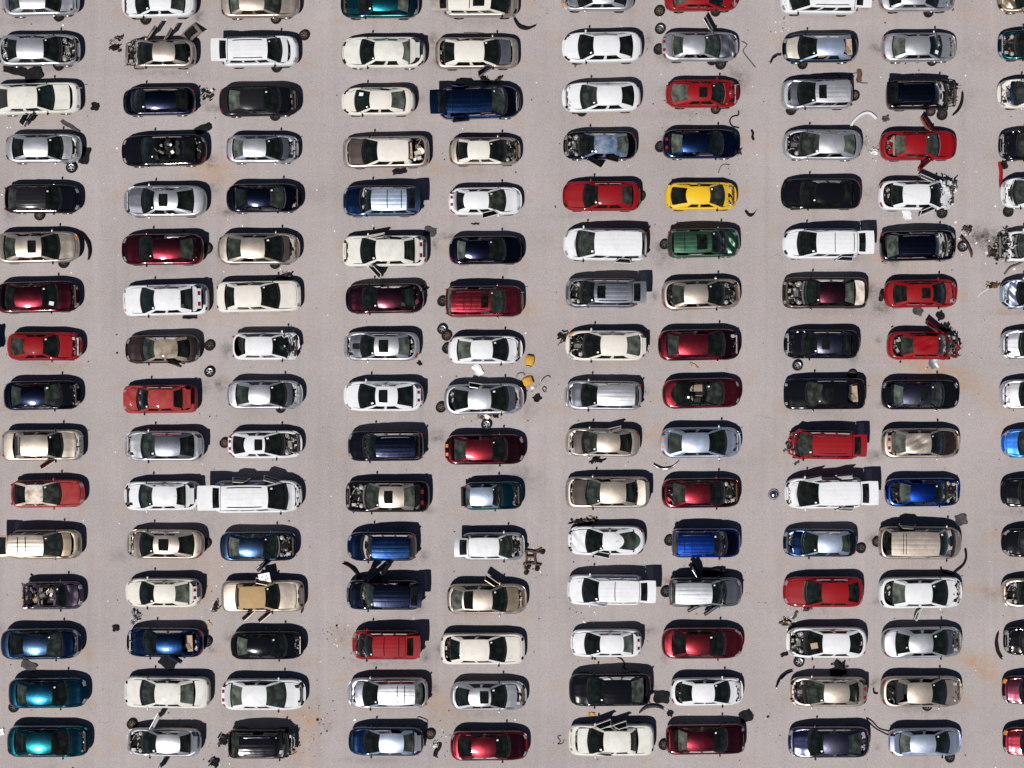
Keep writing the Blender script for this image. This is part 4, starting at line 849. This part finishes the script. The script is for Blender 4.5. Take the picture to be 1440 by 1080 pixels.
# ------------------------------------------------------------------ loose parts lying on the asphalt
def wheel(x, y, kind, label, grp='loose wheels lying on the asphalt', z=.11, rz=0, tilt=0, sc_=1.0):
    o = link('loose_wheel', WH[kind]); p = px(x, y); o.location = (p[0], p[1], z); o.rotation_euler = (R(tilt), 0, rz); o.scale = (sc_,) * 3
    tag(o, label, 'wheel', grp)
for a in [
 (101,236,'alloy','silver wheel lying at the nose of a silver sedan, leftmost column'),(428,50,'rusty','dark brown wheel lying beyond the white SUV in the third column'),
 (927,16,'rusty','plain dark wheel, upper of two left of the top red car'),(928,41,'alloy','spoked wheel, lower of two between red and silver cars near the top'),
 (1013,91,'steel','black wheel beside the fender of the silver sedan with skewed hood'),(1324,162,'steel','big black wheel below the nose of a black SUV with torn bumper'),
 (1353,347,'alloy','bright wheel leaning at the wrecked nose of a navy SUV'),(1121,514,'alloy','silver five spoke wheel below the nose of a black coupe'),
 (295,486,'steel','small black wheel above a second one, right of the tan roofed sedan'),(295,523,'alloy','dark wheel with bright hub right of the tan roofed sedan'),
 (622,463,'alloy','five spoke wheel, upper of two touching wheels behind a white sedan'),(628,472,'rusty','spoked wheel, lower of two touching wheels behind a white sedan'),
 (684,597,'alloy','wheel with white hub cap among metal frames in the fifth column'),(620,573,'rusty','brown wheel behind the silver sedan with scattered parts'),
 (605,1032,'rusty','dark wheel with rusty hub between the pale blue and crimson cars at bottom'),(1123,930,'alloy','silver alloy wheel by the white car with cardboard on its windshield'),
 (1324,300,'steel','wheel by the crushed white sedan in the ninth column'),(1417,298,'steel','black wheel under the white van at the right edge'),
 (1180,1,'steel','wheel partly under the top white SUV in the eighth column'),(933,1047,'steel','black tyre behind the rust brown roofed boxy sedan'),
 (1303,992,'alloy','alloy wheel peeking from under the rosy tan sedan'),(316,623,'rusty','brown wheel behind the white sedan with sunroof and bare engine'),
 (186,1018,'rusty','dark wheel at the front corner of the silver car with upright door'),(1198,527,'rusty','dark wheel behind the black sedan with tan seat back'),
 (1335,1065,'steel','grey wheel below the silver blue sedan at the bottom of the ninth column'),(56,303,'rusty','brown wheel below the black wagon in the leftmost column'),
 (83,24,'steel','black wheel under the topmost silver sedan at left'),(83,93,'steel','black wheel under the silver sedan with gutted trunk'),(388,27,'rusty','brown wheel under the topmost beige sedan'),
 (389,95,'steel','black wheel under the white SUV with missing grille'),(387,163,'steel','wheel under the matt black sedan'),(205,28,'steel','black wheel under the topmost white sedan at left'),
 (1305,18,'steel','black wheel under the topmost silver sedan in the ninth column'),(1310,86,'rusty','brown wheel under the silver sedan with windshield paper'),(1001,85,'steel','black wheel behind the flat black one near the silver car with skewed hood'),
 (1006,154,'rusty','brown wheel under the red coupe with sunroof'),(1006,17,'steel','black wheel under the topmost red sedan'),(1128,91,'steel','black wheel under the car with faded gold hood'),
 (818,157,'steel','black wheel under the white sedan with bright hood'),(1112,155,'steel','wheel under the nose of the silver SUV with shaded slate hood'),(1308,157,'rusty','brown wheel under the black SUV with torn bumper'),
 (1201,135,'rusty','dark wheel behind the silver SUV with shaded slate hood'),(928,207,'steel','black wheel behind the navy sedan in the seventh column'),(926,70,'steel','black wheel behind the silver sedan with skewed hood'),
 (1210,771,'steel','black wheel behind the steel blue sedan with navy hood'),(1233,762,'rusty','brown wheel behind the ribbed beige minivan'),(941,760,'steel','black wheel behind the deep blue SUV with chrome rails'),
 (936,832,'steel','black wheel behind the SUV with doors flung open'),(622,424,'steel','dark wheel behind the wine red SUV'),(934,344,'steel','black wheel behind the green SUV'),(291,350,'rusty','brown spare wheel behind the shiny wine roofed sedan'),
 (900,276,'steel','dark wheel behind the red sedan in the sixth column'),(629,490,'steel','black wheel just behind the white sedan with covers'),(290,764,'steel','black wheel behind the beige coupe with shaded brown hood'),(291,902,'steel','black wheel behind the blue sedan with cardboard window'),
 (20,994,'steel','black wheel under the rear corner of the blue roofed sedan at left'),(395,574,'steel','wheel below the silver sedan with dusty screen'),(387,371,'steel','wheel under the beige sedan with missing grille'),
 (90,370,'steel','dark wheel under the beige sedan with torn front bumper')]:
    rr = random.Random(a[0]); wheel(*a, rz=rr.uniform(0, 6), tilt=rr.uniform(-4, 4), sc_=rr.uniform(.95, 1.05))
o = link('loose_wheel', WH['steel']); p = px(1238, 417); o.location = (p[0], p[1], .30); o.rotation_euler = (R(90), R(0), R(80)); tag(o, 'upright black tyre leaning at the tail of a red sedan with sunroof', 'wheel', 'loose wheels lying on the asphalt')

def mat(name, x, y, w_, h_, rot, m, label, cat, th=.03, curl=.06, taper=1.0, bend=0.0, z=.02, holes=0, grp=None):
    """thin crumpled sheet, w x h in photo pixels"""
    rr = random.Random(int(x * 7 + y)); a, c_ = w_ * S / 2, h_ * S / 2; b = MB(); ph = rr.uniform(0, 6)
    def fn(u, v):
        X_ = (2 * u - 1) * a; k = lerp(1, taper, u); Y_ = (2 * v - 1) * c_ * k + bend * a * (1 - (2 * u - 1) ** 2)
        r = 1 - .10 * (abs(2 * u - 1) > .9) * (abs(2 * v - 1) > .9)
        return (X_ * r + .03 * math.sin(v * 9 + ph), Y_ * r + .02 * math.sin(u * 11 + ph), z + th + curl * (.5 + .5 * math.sin(u * 5 + v * 3 + ph)) * (.4 + abs(2 * u - 1)))
    b.grid(fn, 10, 8, 0, th)
    o = b.obj(name, [m]); p = px(x, y); o.location = p; o.rotation_euler = (0, 0, R(rot)); tag(o, label, cat, grp); return o
for a in [
 ('rubber_mat',134,150,11,11,-8,'black_plastic','small black floor mat lying alone right of an aged white sedan','mat'),
 ('door_panel',47,105,26,19,28,'black_plastic','black triangular panel leaning above the aged white sedan','panel'),
 ('wheel_liner',21,99,32,12,-14,'black_plastic','black rounded fender liner below a silver sedan, top left','liner'),
 ('body_panel',286,181,24,11,22,'black_plastic','black rectangular panel near the black roofless sedan','panel'),
 ('bumper_strip',99,178,30,5,-32,'faded_plastic','thin torn grey strip above the silver sedan at left','strip'),
 ('body_panel',119,219,14,24,-12,'black_plastic','large black panel standing off the silver sedan nose','panel'),
 ('body_panel',1,472,12,32,0,'navy','dark blue panel cut by the left edge of the frame','panel'),
 ('bumper_strip',267,446,20,5,2,'black_plastic','dark blue strip below the white sedan with red lid lamps','strip'),
 ('rubber_mat',755,560,10,10,40,'black_plastic','black diamond shaped mat below the yellow foam pieces','mat'),
 ('rubber_mat',930,980,22,17,-3,'black_plastic','dark rectangular mat behind the white sedan with hollow trunk','mat'),
 ('rubber_mat',942,1003,8,8,-20,'black_plastic','small black square beside the long grey fender liner','mat'),
 ('rubber_mat',1049,1007,18,16,22,'black_plastic','rounded black mat above the rust brown roofed sedan','mat'),
 ('rubber_mat',1351,731,16,15,14,'faded_plastic','grey mat with hole near the ribbed beige minivan','mat'),
 ('rubber_mat',163,883,9,9,10,'black_plastic','small black square between two blue cars at left','mat'),
 ('plastic_scrap',1245,167,10,8,15,'faded_plastic','small grey triangle below the black SUV','scrap'),
 ('door_panel',41,936,22,12,-25,'faded_plastic','grey triangular sheet above the blue roofed sedan','panel'),
 ('door_panel',236,931,24,17,-35,'black_plastic','black triangular sheet below the sedan with cardboard window','panel'),
 ('rubber_mat',605,326,17,13,-15,'faded_plastic','dark flap at the tail of the white sedan with grimy roof','mat'),
 ('rubber_mat',562,241,20,8,8,'black_plastic','black flap below the beige sedan with gutted trunk','mat'),
 ('rubber_mat',1290,438,14,10,-20,'faded_plastic','grey triangular flap under the red sedan with sunroof','mat'),
 ('seat_cushion',1322,444,11,12,25,'black_plastic','black cushion between two red cars in the ninth column','cushion'),
 ('body_panel',1312,511,13,15,5,'sheet_metal','pale grey panel below the crushed red car','panel'),
 ('body_panel',1275,302,12,14,8,'white','white panel below the crushed white sedan','panel'),
 ('body_panel',672,520,11,17,32,'white','white panel lying below a white sedan in the fifth column','panel'),
 ('body_panel',2,1029,7,9,4,'paper','white slab at the left edge near the bottom','panel'),
 ('cardboard_sheet',291,880,13,10,35,'cardboard','tan cardboard behind the sedan with cardboard window','cardboard'),
 ('rubber_flap',615,1054,6,21,-25,'black_plastic','black oval flap below the loose wheel near the bottom','flap'),
 ('yellow_scrap',832,1004,8,4,0,'yellow_foam','small yellow strip above the sedan with three open doors','scrap'),
 ('plastic_strip',668,315,11,2,0,'black_plastic','short black strip below the white coupe in the fifth column','strip'),
 ('plastic_strip',1058,190,3,15,5,'black_plastic','short black strip standing off the navy sedan nose','strip'),
 ('plastic_strip',976,514,13,3,-35,'cardboard','tan stick below the smooth wine coloured sedan','strip'),
 ('plastic_strip',1118,865,4,13,-30,'faded_plastic','grey strip below the red sedan in the eighth column','strip'),
 ('plastic_scrap',590,511,7,5,-40,'black_plastic','small black scrap behind the silver sedan with black stripe','scrap'),
 ('battery_tray',697,584,8,7,-10,'engine_dark','small dark tray below the silver sedan with scattered parts','tray'),
 ('body_panel',1407,250,5,44,3,'red','long narrow red panel near the right edge','panel'),
 ('body_panel',1412,232,9,12,10,'black_plastic','black bracket above the narrow red panel','panel'),
 ('rubber_mat',1178,944,22,15,25,'black_plastic','black folded mat on top of the sedan with panels above','mat'),
 ('plastic_strip',1120,651,8,3,35,'faded_plastic','grey strip below the smashed red SUV','strip'),
 ('foam_strip',1103,920,11,5,20,'black_plastic','black bracket at the nose of the car with cardboard','strip'),
 ('body_panel',205,153,10,4,0,'faded_plastic','thin flake below the navy hatchback','scrap'),
 ('rusty_plate',1208,107,7,19,-3,'engine_rust','rusty upright plate between coupe and SUV near the top','plate'),
]: mat(*a)

def bumper(x, y, ln, rot, depth, m, label, th=.16, hgt=.22, cat='bumper', name='loose_bumper', sq=2.2):
    a = ln * S / 2; d = depth * S; b = MB()
    def fn(u, v):
        t = 2 * u - 1; q = math.pi * v; X_ = a * t; Y_ = d * (1 - abs(t) ** sq)
        return (X_ * (1 - .06 * math.sin(q)), Y_ + th * (math.sin(q)) * (1 - .4 * t * t), .03 + hgt * (1 - math.cos(q)) / 2 + .02 * math.sin(u * 17))
    b.grid(fn, 22, 7, 0, .02, (0, -1, 0)); b.tube([fn(i / 12, .15) for i in range(13)], .02, 4, 1)
    o = b.obj(name, [m, 'black_plastic']); o.location = px(x, y); o.rotation_euler = (0, 0, R(rot)); tag(o, label, cat)
bumper(738, 30, 34, 160, 9, 'black_plastic', 'black torn bumper lying off the nose of the topmost beige SUV')
bumper(118, 346, 42, -72, 6, 'black_plastic', 'black torn bumper hanging at the beige sedan nose, left column')
bumper(1345, 146, 36, -112, 4, 'black_plastic', 'dark bumper standing off the nose of a black SUV')
bumper(936, 650, 38, 188, 9, 'silver', 'silver curved bumper lying at the tail of a silver blue sedan', th=.1)
bumper(916, 1000, 36, 8, 6, 'faded_plastic', 'long dark grey fender liner near the bottom', name='fender_liner', cat='liner')
bumper(1406, 908, 38, 98, 4, 'black_plastic', 'black bumper standing off a black hatchback at the right edge')
bumper(1055, 296, 16, 180, 7, 'black_plastic', 'small black V shaped bracket right of the yellow coupe', name='bracket', cat='bracket', th=.1)
bumper(1091, 84, 20, 40, 3, 'violetgrey', 'dark torn bumper end at the gold hooded coupe', name='bumper_end')
bumper(1103, 955, 34, 45, 4, 'navy', 'shredded dark bumper at the nose of a beige sedan', name='bumper_cover')
bumper(494, 806, 38, -48, 5, 'black_plastic', 'black fender piece leaning above the dark blue SUV', name='fender', cat='fender')
bumper(815, 90, 16, 40, 4, 'faded_plastic', 'broken fender liner under the white sedan with smashed fender', name='fender_liner', cat='liner')
bumper(113, 835, 18, 90, 3, 'silver', 'bright bumper bar at the purple hatchback nose', th=.06, name='bumper_bar')
bumper(424, 842, 40, -90, 1, 'navy', 'dark blue bumper across the front of the beige car with tan roof', th=.12)
bumper(1357, 348, 34, -60, 3, 'engine_rust', 'rusty bent crossmember at the navy SUV nose', th=.05, hgt=.4, name='crossmember', cat='frame')

def hose(x, y, pts, r, m, label, cat='hose', name='hose', close=False):
    b = MB(); P = [Vector(((p[0] - x) * S, (y - p[1]) * S, r + .01 + .02 * (i % 2))) for i, p in enumerate(pts)]
    Q = []
    for i in range(len(P) - 1):
        p0, p1, p2, p3 = P[max(i - 1, 0)], P[i], P[i + 1], P[min(i + 2, len(P) - 1)]
        for k in range(5):
            t = k / 5; Q.append(.5 * ((2 * p1) + (p2 - p0) * t + (2 * p0 - 5 * p1 + 4 * p2 - p3) * t * t + (3 * p1 - p0 - 3 * p2 + p3) * t ** 3))
    Q.append(P[-1]); b.tube(Q, r, 6); o = b.obj(name, [m]); o.location = px(x, y); tag(o, label, cat)
mat('fender_panel', 540, 803, 30, 9, 48, 'black_plastic', 'long dark panel standing off the middle of the navy blue SUV', 'panel', .03, .25, .5, 0, .35)
mat('fender_panel', 976, 800, 24, 9, -55, 'black_plastic', 'black panel leaning above the SUV with doors flung open', 'panel', .03, .25, .5, 0, .35)
mat('fender_panel', 1003, 805, 30, 12, 8, 'black_plastic', 'black liner above the SUV with doors flung open', 'panel', .03, .12, .7, 0, .2)
hose(1030, 170, [(1038,156),(1038,162),(1030,164),(1026,170),(1029,177),(1039,180)], .04, 'black_plastic', 'thin black curved rod between red coupe and navy sedan', 'rod', 'curved_rod')
hose(1050, 75, [(1042,58),(1050,63),(1045,71),(1049,79),(1055,86),(1062,95)], .03, 'engine_metal', 'bent thin wire beyond the silver sedan with skewed hood', 'wire', 'bent_wire')
hose(1212, 166, [(1196,181),(1198,174),(1205,166),(1214,160),(1222,159),(1228,163),(1232,167)], .09, 'white', 'white curved trim arc behind the silver sedan near the top right', 'trim', 'curved_trim')
hose(1232, 1018, [(1218,1009),(1226,1014),(1236,1024),(1250,1028)], .03, 'black_plastic', 'black belt loop, upper strand at the silver blue sedan tail', 'belt', 'belt')
hose(1232, 1020, [(1218,1010),(1224,1018),(1234,1026),(1250,1034)], .03, 'black_plastic', 'black belt loop, lower strand at the silver blue sedan tail', 'belt', 'belt')
hose(1350, 795, [(1357,772),(1358,784),(1354,794),(1346,801),(1340,806)], .07, 'black_plastic', 'black bent liner right of the beige minivan', 'liner', 'bent_liner')
hose(1332, 803, [(1323,801),(1329,805),(1336,807),(1342,805)], .06, 'black_plastic', 'short black hose above the white sedan with jutting door', 'hose')
hose(787, 1041, [(789,1034),(784,1036),(788,1042),(784,1046),(791,1045),(793,1040)], .02, 'black_plastic', 'small tangled black wire left of the sedan with three open doors', 'wire', 'tangled_wire')
hose(594, 1011, [(586,1012),(589,1008),(601,1013),(599,1019)], .025, 'engine_rust', 'rusty bent bracket above the loose wheel near the bottom', 'rod', 'bent_rod')
hose(1170, 107, [(1158,103),(1163,104),(1172,103),(1179,105),(1181,110)], .03, 'engine_rust', 'rusty thin rod left of the rusty plate', 'rod', 'rusty_rod')
hose(1202, 106, [(1194,112),(1196,105),(1203,103),(1207,103)], .025, 'engine_rust', 'rusty bent hook touching the rusty plate', 'rod', 'rusty_hook')
hose(1214, 117, [(1207,115),(1212,117),(1220,117)], .025, 'engine_rust', 'rusty rod end below the rusty plate', 'rod', 'rusty_rod')
hose(772, 548, [(761,536),(765,531),(771,528),(774,531)], .025, 'black_plastic', 'thin curved wire right of the yellow foam', 'wire', 'bent_wire')
hose(766, 547, [(765,543),(768,546),(766,551),(763,547),(765,543)], .025, 'black_plastic', 'small black ring above the diamond mat', 'ring', 'rubber_ring')
hose(732, 528, [(726,531),(728,526),(735,524),(738,528)], .03, 'engine_metal', 'thin metal loop left of the lower yellow foam', 'wire', 'metal_loop')
hose(1020, 232, [(1010,243),(1013,235),(1018,231),(1026,232)], .02, 'black_plastic', 'thin cord with white scraps above the yellow coupe', 'cord', 'cord')
hose(872, 928, [(868,924),(874,927),(878,933),(877,938),(881,941)], .035, 'black_plastic', 'crooked black hose below the white sedan with red trunk strip', 'hose')
hose(1382, 413, [(1375,417),(1381,411),(1390,406)], .02, 'paper', 'thin white wire by the brown heap at right', 'wire', 'thin_wire')
hose(1228, 973, [(1228,968),(1229,974),(1234,975)], .05, 'black_plastic', 'small black hook behind the beige sedan with bare engine', 'hook', 'hook')
hose(670, 46, [(652,46),(668,46),(680,47),(683,50)], .02, 'engine_rust', 'thin rusty rod above the beige sedan with shaded grey hood', 'rod', 'rusty_rod')
hose(1420, 372, [(1412,386),(1420,376),(1430,372),(1438,368)], .06, 'engine_metal', 'grey rod rising to the right edge by the crooked hood', 'rod', 'metal_rod')

def heap(name, x, y, wx, wy, n, label, cat, mats=EM, sz=(.08, .3), zt=.22, rot=0, seed=0):
    rr = random.Random(int(x + y) + seed); b = MB(); a, c_ = wx * S / 2, wy * S / 2
    # a core that everything in the assembly is fixed to
    b.box((0, 0, .10), (a * 1.1, c_ * .9, .16), 0, rz=rr.uniform(-.4, .4)); b.tube([(-a, -c_ * .5, .1), (-a * .3, c_ * .2, .2), (a * .4, -c_ * .1, .2), (a, c_ * .6, .1)], .035, 6, 1)
    clutter(b, rr, -a * .8, a * .8, -c_ * .8, c_ * .8, .08, zt, n, sz)
    o = b.obj(name, mats, None, True, 30); o.location = px(x, y); o.rotation_euler = (0, 0, R(rot)); tag(o, label, cat)
heap('engine_part', 162, 67, 17, 13, 12, 'black plastic heater box left of the stripped beige sedan', 'engine part', ['engine_dark', 'black_plastic', 'engine_dark', 'faded_plastic', 'black_plastic'])
heap('engine_part', 167, 54, 13, 8, 6, 'tangled wiring above the black heater box', 'engine part', sz=(.04, .15))
heap('scrap_heap', 292, 133, 20, 20, 16, 'silver and black scrap heap between the navy and matt black cars', 'scrap heap', ['engine_dark', 'engine_light', 'cardboard', 'paper', 'black_plastic'])
heap('engine', 791, 473, 15, 15, 16, 'black round engine unit at the nose of the cream sedan', 'engine', ['engine_dark', 'engine_dark', 'engine_rust', 'engine_metal', 'black_plastic'])
heap('engine_part', 1206, 402, 1, 1, 1, 'small dark bolt beside the brown sedan', 'engine part', sz=(.03, .06), zt=.1)
heap('gearbox', 1398, 402, 15, 12, 14, 'brown rusty gearbox near the right edge', 'gearbox', ['engine_rust', 'engine_rust', 'cardboard', 'engine_dark', 'yellow_foam'])
heap('engine_part', 1359, 322, 15, 10, 14, 'twisted dark links above the oil patch', 'engine part', ['engine_dark', 'engine_rust', 'engine_dark', 'engine_metal', 'black_plastic'], sz=(.04, .16))
heap('suspension_part', 1396, 356, 17, 22, 16, 'rusted suspension arms left of the stripped white sedan', 'suspension', ['engine_dark', 'engine_rust', 'engine_dark', 'engine_metal', 'engine_rust'], sz=(.05, .18))
heap('grille_box', 190, 868, 13, 20, 18, 'silver slatted radiator box below the cream sedan', 'radiator', ['engine_metal', 'engine_light', 'engine_dark', 'chrome', 'engine_metal'])
heap('suspension_arm', 303, 852, 8, 24, 8, 'upright rusty control arm left of the car with tan roof', 'suspension', ['engine_dark', 'engine_rust', 'engine_metal', 'engine_dark', 'engine_dark'], sz=(.05, .15))
heap('scrap_heap', 314, 1041, 15, 20, 16, 'black scrap heap left of the SUV with chrome roof rails, bottom', 'scrap heap', ['engine_dark', 'black_plastic', 'engine_dark', 'faded_plastic', 'black_plastic'])
heap('scrap_heap', 301, 1073, 15, 14, 12, 'black scrap heap cut by the bottom edge', 'scrap heap', ['engine_dark', 'black_plastic', 'engine_dark', 'faded_plastic', 'black_plastic'])
heap('strut_assembly', 1106, 877, 22, 10, 12, 'rusty brake and strut assembly above the car with cardboard', 'strut', ['engine_dark', 'engine_rust', 'yellow_foam', 'engine_metal', 'engine_rust'], sz=(.05, .18), rot=-20)
heap('brake_hub', 1134, 857, 10, 9, 6, 'small rusty brake hub right below the red sedan', 'brake hub', ['engine_dark', 'engine_rust', 'engine_rust', 'engine_metal', 'engine_dark'], sz=(.05, .15))
heap('glass_scrap', 612, 1048, 10, 9, 14, 'pile of white broken glass near the bottom loose wheel', 'glass', ['paper', 'engine_light', 'paper', 'engine_light', 'paper'], sz=(.03, .1), zt=.08)
heap('seat_frame', 680, 583, 24, 14, 12, 'grey metal seat frame below the silver sedan, fifth column', 'seat frame', ['faded_plastic', 'engine_metal', 'engine_dark', 'engine_light', 'faded_plastic'], sz=(.1, .4), zt=.15, rot=20)
heap('strut_assembly', 820, 734, 42, 9, 26, 'dark axle and brake parts above the white coupe with oval glass', 'axle', ['engine_dark', 'black_plastic', 'engine_dark', 'engine_rust', 'engine_metal'], sz=(.08, .22))
heap('engine_part', 700, 112, 8, 20, 8, 'dark bent arm above the dark blue minivan', 'suspension', ['engine_dark', 'engine_metal', 'engine_dark', 'faded_plastic', 'engine_dark'], sz=(.05, .15), rot=-30)
heap('headlight_unit', 683, 114, 15, 10, 6, 'black plastic housing above the dark blue minivan nose', 'housing', ['black_plastic'] * 5, sz=(.1, .35), rot=-35)
heap('door_trim', 400, 388, 26, 8, 8, 'crumpled dark trim above the cream boxy sedan', 'trim', ['faded_plastic', 'black_plastic', 'engine_dark', 'faded_plastic', 'black_plastic'], sz=(.1, .3), rot=12)
heap('engine_part', 596, 405, 12, 14, 10, 'broken bracket behind the dark maroon sedan', 'bracket', ['engine_dark', 'cardboard', 'engine_dark', 'engine_light', 'black_plastic'], sz=(.05, .2), rot=40)
heap('mangled_part', 1328, 462, 18, 12, 12, 'mangled black parts on the corner of the crushed red car', 'scrap heap', ['engine_dark', 'engine_dark', 'maroon', 'engine_rust', 'black_plastic'], sz=(.08, .25), rot=20)
heap('fan_shroud', 1180, 936, 24, 14, 8, 'black fan shroud above the beige sedan with bare engine', 'fan shroud', ['black_plastic'] * 5, sz=(.1, .4), zt=.3, rot=-25)
heap('wheel_hub', 840, 648, 24, 8, 8, 'dark torn liner below the beige sedan with side panel torn off', 'liner', ['black_plastic'] * 5, sz=(.08, .3))
heap('glass_scrap', 1230, 213, 13, 10, 16, 'white crumpled scraps behind the red car with both front doors open', 'scrap heap', ['paper', 'engine_light', 'paper', 'engine_light', 'oldwhite'], sz=(.05, .16), zt=.1)
heap('engine_part', 1180, 5, 1, 1, 1, 'tiny dark scrap by the topmost white SUV', 'scrap', sz=(.03, .05), zt=.08)
heap('engine_part', 1244, 369, 9, 6, 8, 'small rusty scrap below the navy SUV tail', 'scrap', ['engine_rust', 'cardboard', 'engine_rust', 'engine_rust', 'engine_dark'], sz=(.05, .12), zt=.1)
heap('mirror_scrap', 1038, 213, 10, 14, 8, 'broken lamp pieces at the nose of the navy sedan', 'scrap', ['engine_dark', 'engine_metal', 'engine_dark', 'engine_light', 'engine_dark'], sz=(.04, .14), zt=.1)
# engine cradle by the small silver hatchback
b = MB()
for P in ([(-.45, .5, .15), (0, .42, .2), (.55, .35, .15)], [(-.5, -.35, .15), (0, -.3, .2), (.6, -.4, .15)], [(-.35, .6, .15), (-.28, 0, .2), (-.4, -.55, .14)], [(.25, .45, .15), (.2, 0, .2), (.28, -.45, .14)], [(-.4, -.5, .15), (-.3, -.8, .12)], [(.1, .3, .18), (.6, .6, .1)], [(-.28, .1, .2), (.2, .12, .2)]):
    b.tube(P, .055, 6, 0)
for c in ((-.3, -.85, .1), (.68, .38, .1), (.35, -.62, .1), (-.3, .75, .1)): b.lathe([(.13, -.06), (.15, 0), (.13, .07), (.05, .09), (.001, .09)], c, 12, 1)
clutter(b, random.Random(4), -.4, .2, -.6, -.2, .1, .25, 10)
o = b.obj('engine_cradle', ['engine_rust', 'engine_dark', 'engine_rust', 'engine_metal', 'engine_dark'], None, True, 30); o.location = px(747, 785); tag(o, 'rusty engine cradle with arms in front of the silver hatchback', 'engine cradle')
# headlamp reflector bowl on the asphalt
b = MB(); b.lathe([(.30, .0), (.31, .08), (.26, .18), (.16, .25), (.06, .28), (.001, .285)], n=24, mi=0); b.lathe([(.31, .01), (.33, .03), (.31, .05)], n=24, mi=1)
o = b.obj('wheel_cover', ['chrome', 'rubber']); o.location = px(1088, 695); tag(o, 'domed chrome wheel cover lying alone left of a white minivan', 'wheel cover')
# yellow foam seat pieces
for k, (x, y, a, lab) in enumerate(((745, 507, 80, 'upper yellow seat cushion lying in the lane'), (742, 536, 20, 'lower yellow seat cushion beside the silver sedan nose'))):
    b = MB(); b.grid(lambda u, v: ((2 * u - 1) * .34 * (1 - .12 * abs(2 * v - 1) ** 3), (2 * v - 1) * .28 * (1 - .2 * abs(2 * u - 1) ** 3), .05 + .16 * (1 - abs(2 * u - 1) ** 3) * (1 - abs(2 * v - 1) ** 3) - .03 * math.exp(-((2 * v - 1) ** 2) * 9)), 12, 12, 0, .05)
    for q in (-.3, .3): b.box((q, 0, .05), (.09, .36, .08), 1)
    o = b.obj('seat_cushion', ['yellow_foam', 'black_plastic']); o.location = px(x, y, .03); o.rotation_euler = (0, 0, R(a)); tag(o, lab, 'cushion', 'yellow seat cushions')
# freed trunk lid with dark lining, leaning behind the stripped beige sedan
b = MB()
def tl(u, v):
    t = 2 * v - 1; return ((2 * u - 1) * .42 + .06 * t * t, t * .60 * (1 - .1 * u), .12 + .5 * u + .03 * (1 - t * t))
b.grid(tl, 5, 8, 0, .05); b.grid(lambda u, v: Vector(tl(.15 + .65 * u, .18 + .64 * v)) + Vector((-.02, 0, .02)), 3, 4, 1, .01)
o = b.obj('trunk_lid', ['beige', 'engine_dark']); o.location = px(270, 48); o.rotation_euler = (0, 0, R(-48)); tag(o, 'beige trunk lid with dark lining leaning behind the stripped beige sedan', 'trunk lid')
# white perforated plate on the vinyl roofed car
b = MB(); b.grid(lambda u, v: ((2 * u - 1) * .34, (2 * v - 1) * .30, .95 + .02 * math.sin(u * 9)), 6, 6, 0, .04)
for q in ((-.15, .1), (.12, .12), (.05, -.1), (-.12, -.14), (.18, -.05)): b.box((q[0], q[1], .98), (.06, .05, .02), 1)
o = b.obj('speaker_board', ['paper', 'black_plastic']); o.location = px(375, 811); o.rotation_euler = (0, 0, .2); tag(o, 'white board with dark holes beside the car with tan roof', 'board')
# two loose doors lying by the aged white sedan, and torn door by the bottom edge
def loose_door(x, y, rz, m, label, ln=.95):
    r = empty('loose_door', px(x, y, .0), R(rz)); d = empty_mesh_door(ln, 1, M[m], r, 'interior_dark', False, 1.42, .63, .9); d.name = 'door_shell'; d.location = (ln / 2, 0, 0); tag(r, label, 'door', 'doors taken off and left beside cars')
loose_door(47, 165, 55, 'black', 'black door leaning beside the pale open door, top left', .8)
loose_door(523, 806, -140, 'navy', 'dark door leaning above the navy blue SUV')
# tiny scattered chips nobody could count
b = MB(); rr = random.Random(99)
for k in range(1500):
    if k < 900: x, y = rr.uniform(0, 1440), rr.uniform(0, 1080)
    else:
        cx_, cy_ = rr.choice([(470, 900), (290, 850), (1030, 830), (1110, 880), (745, 545), (745, 790), (680, 590), (610, 1050), (985, 155), (1230, 215), (1355, 330), (430, 1045), (240, 1000), (60, 995), (1040, 225), (300, 1050), (450, 1000), (830, 860), (1110, 40), (1390, 350), (1060, 1010), (270, 585), (1280, 95), (1290, 500), (480, 890)])
        x, y = rr.gauss(cx_, 16), rr.gauss(cy_, 14)
    big = rr.random(); d = .012 + .03 * rr.random() ** 2 + (.04 if big > .97 else 0); q = Matrix.Rotation(rr.uniform(0, 3), 3, 'Z'); mi = 0 if rr.random() < .38 else (1 if rr.random() < .7 else 2)
    X_, Y_, _ = px(x, y); b.box((X_, Y_, .012 + d * .2), (d * 2.2, d * rr.uniform(1, 2), d * .5), mi, mat=q)
o = b.obj('debris', ['paper', 'engine_dark', 'engine_rust'], None, False); tag(o, kind='stuff', label='tiny chips of glass and plastic scattered over the asphalt', cat='debris')

for o in list(COL.objects):
    if o.parent is None and 'label' in o.keys() and 'kind' not in o.keys(): o['kind'] = 'thing'
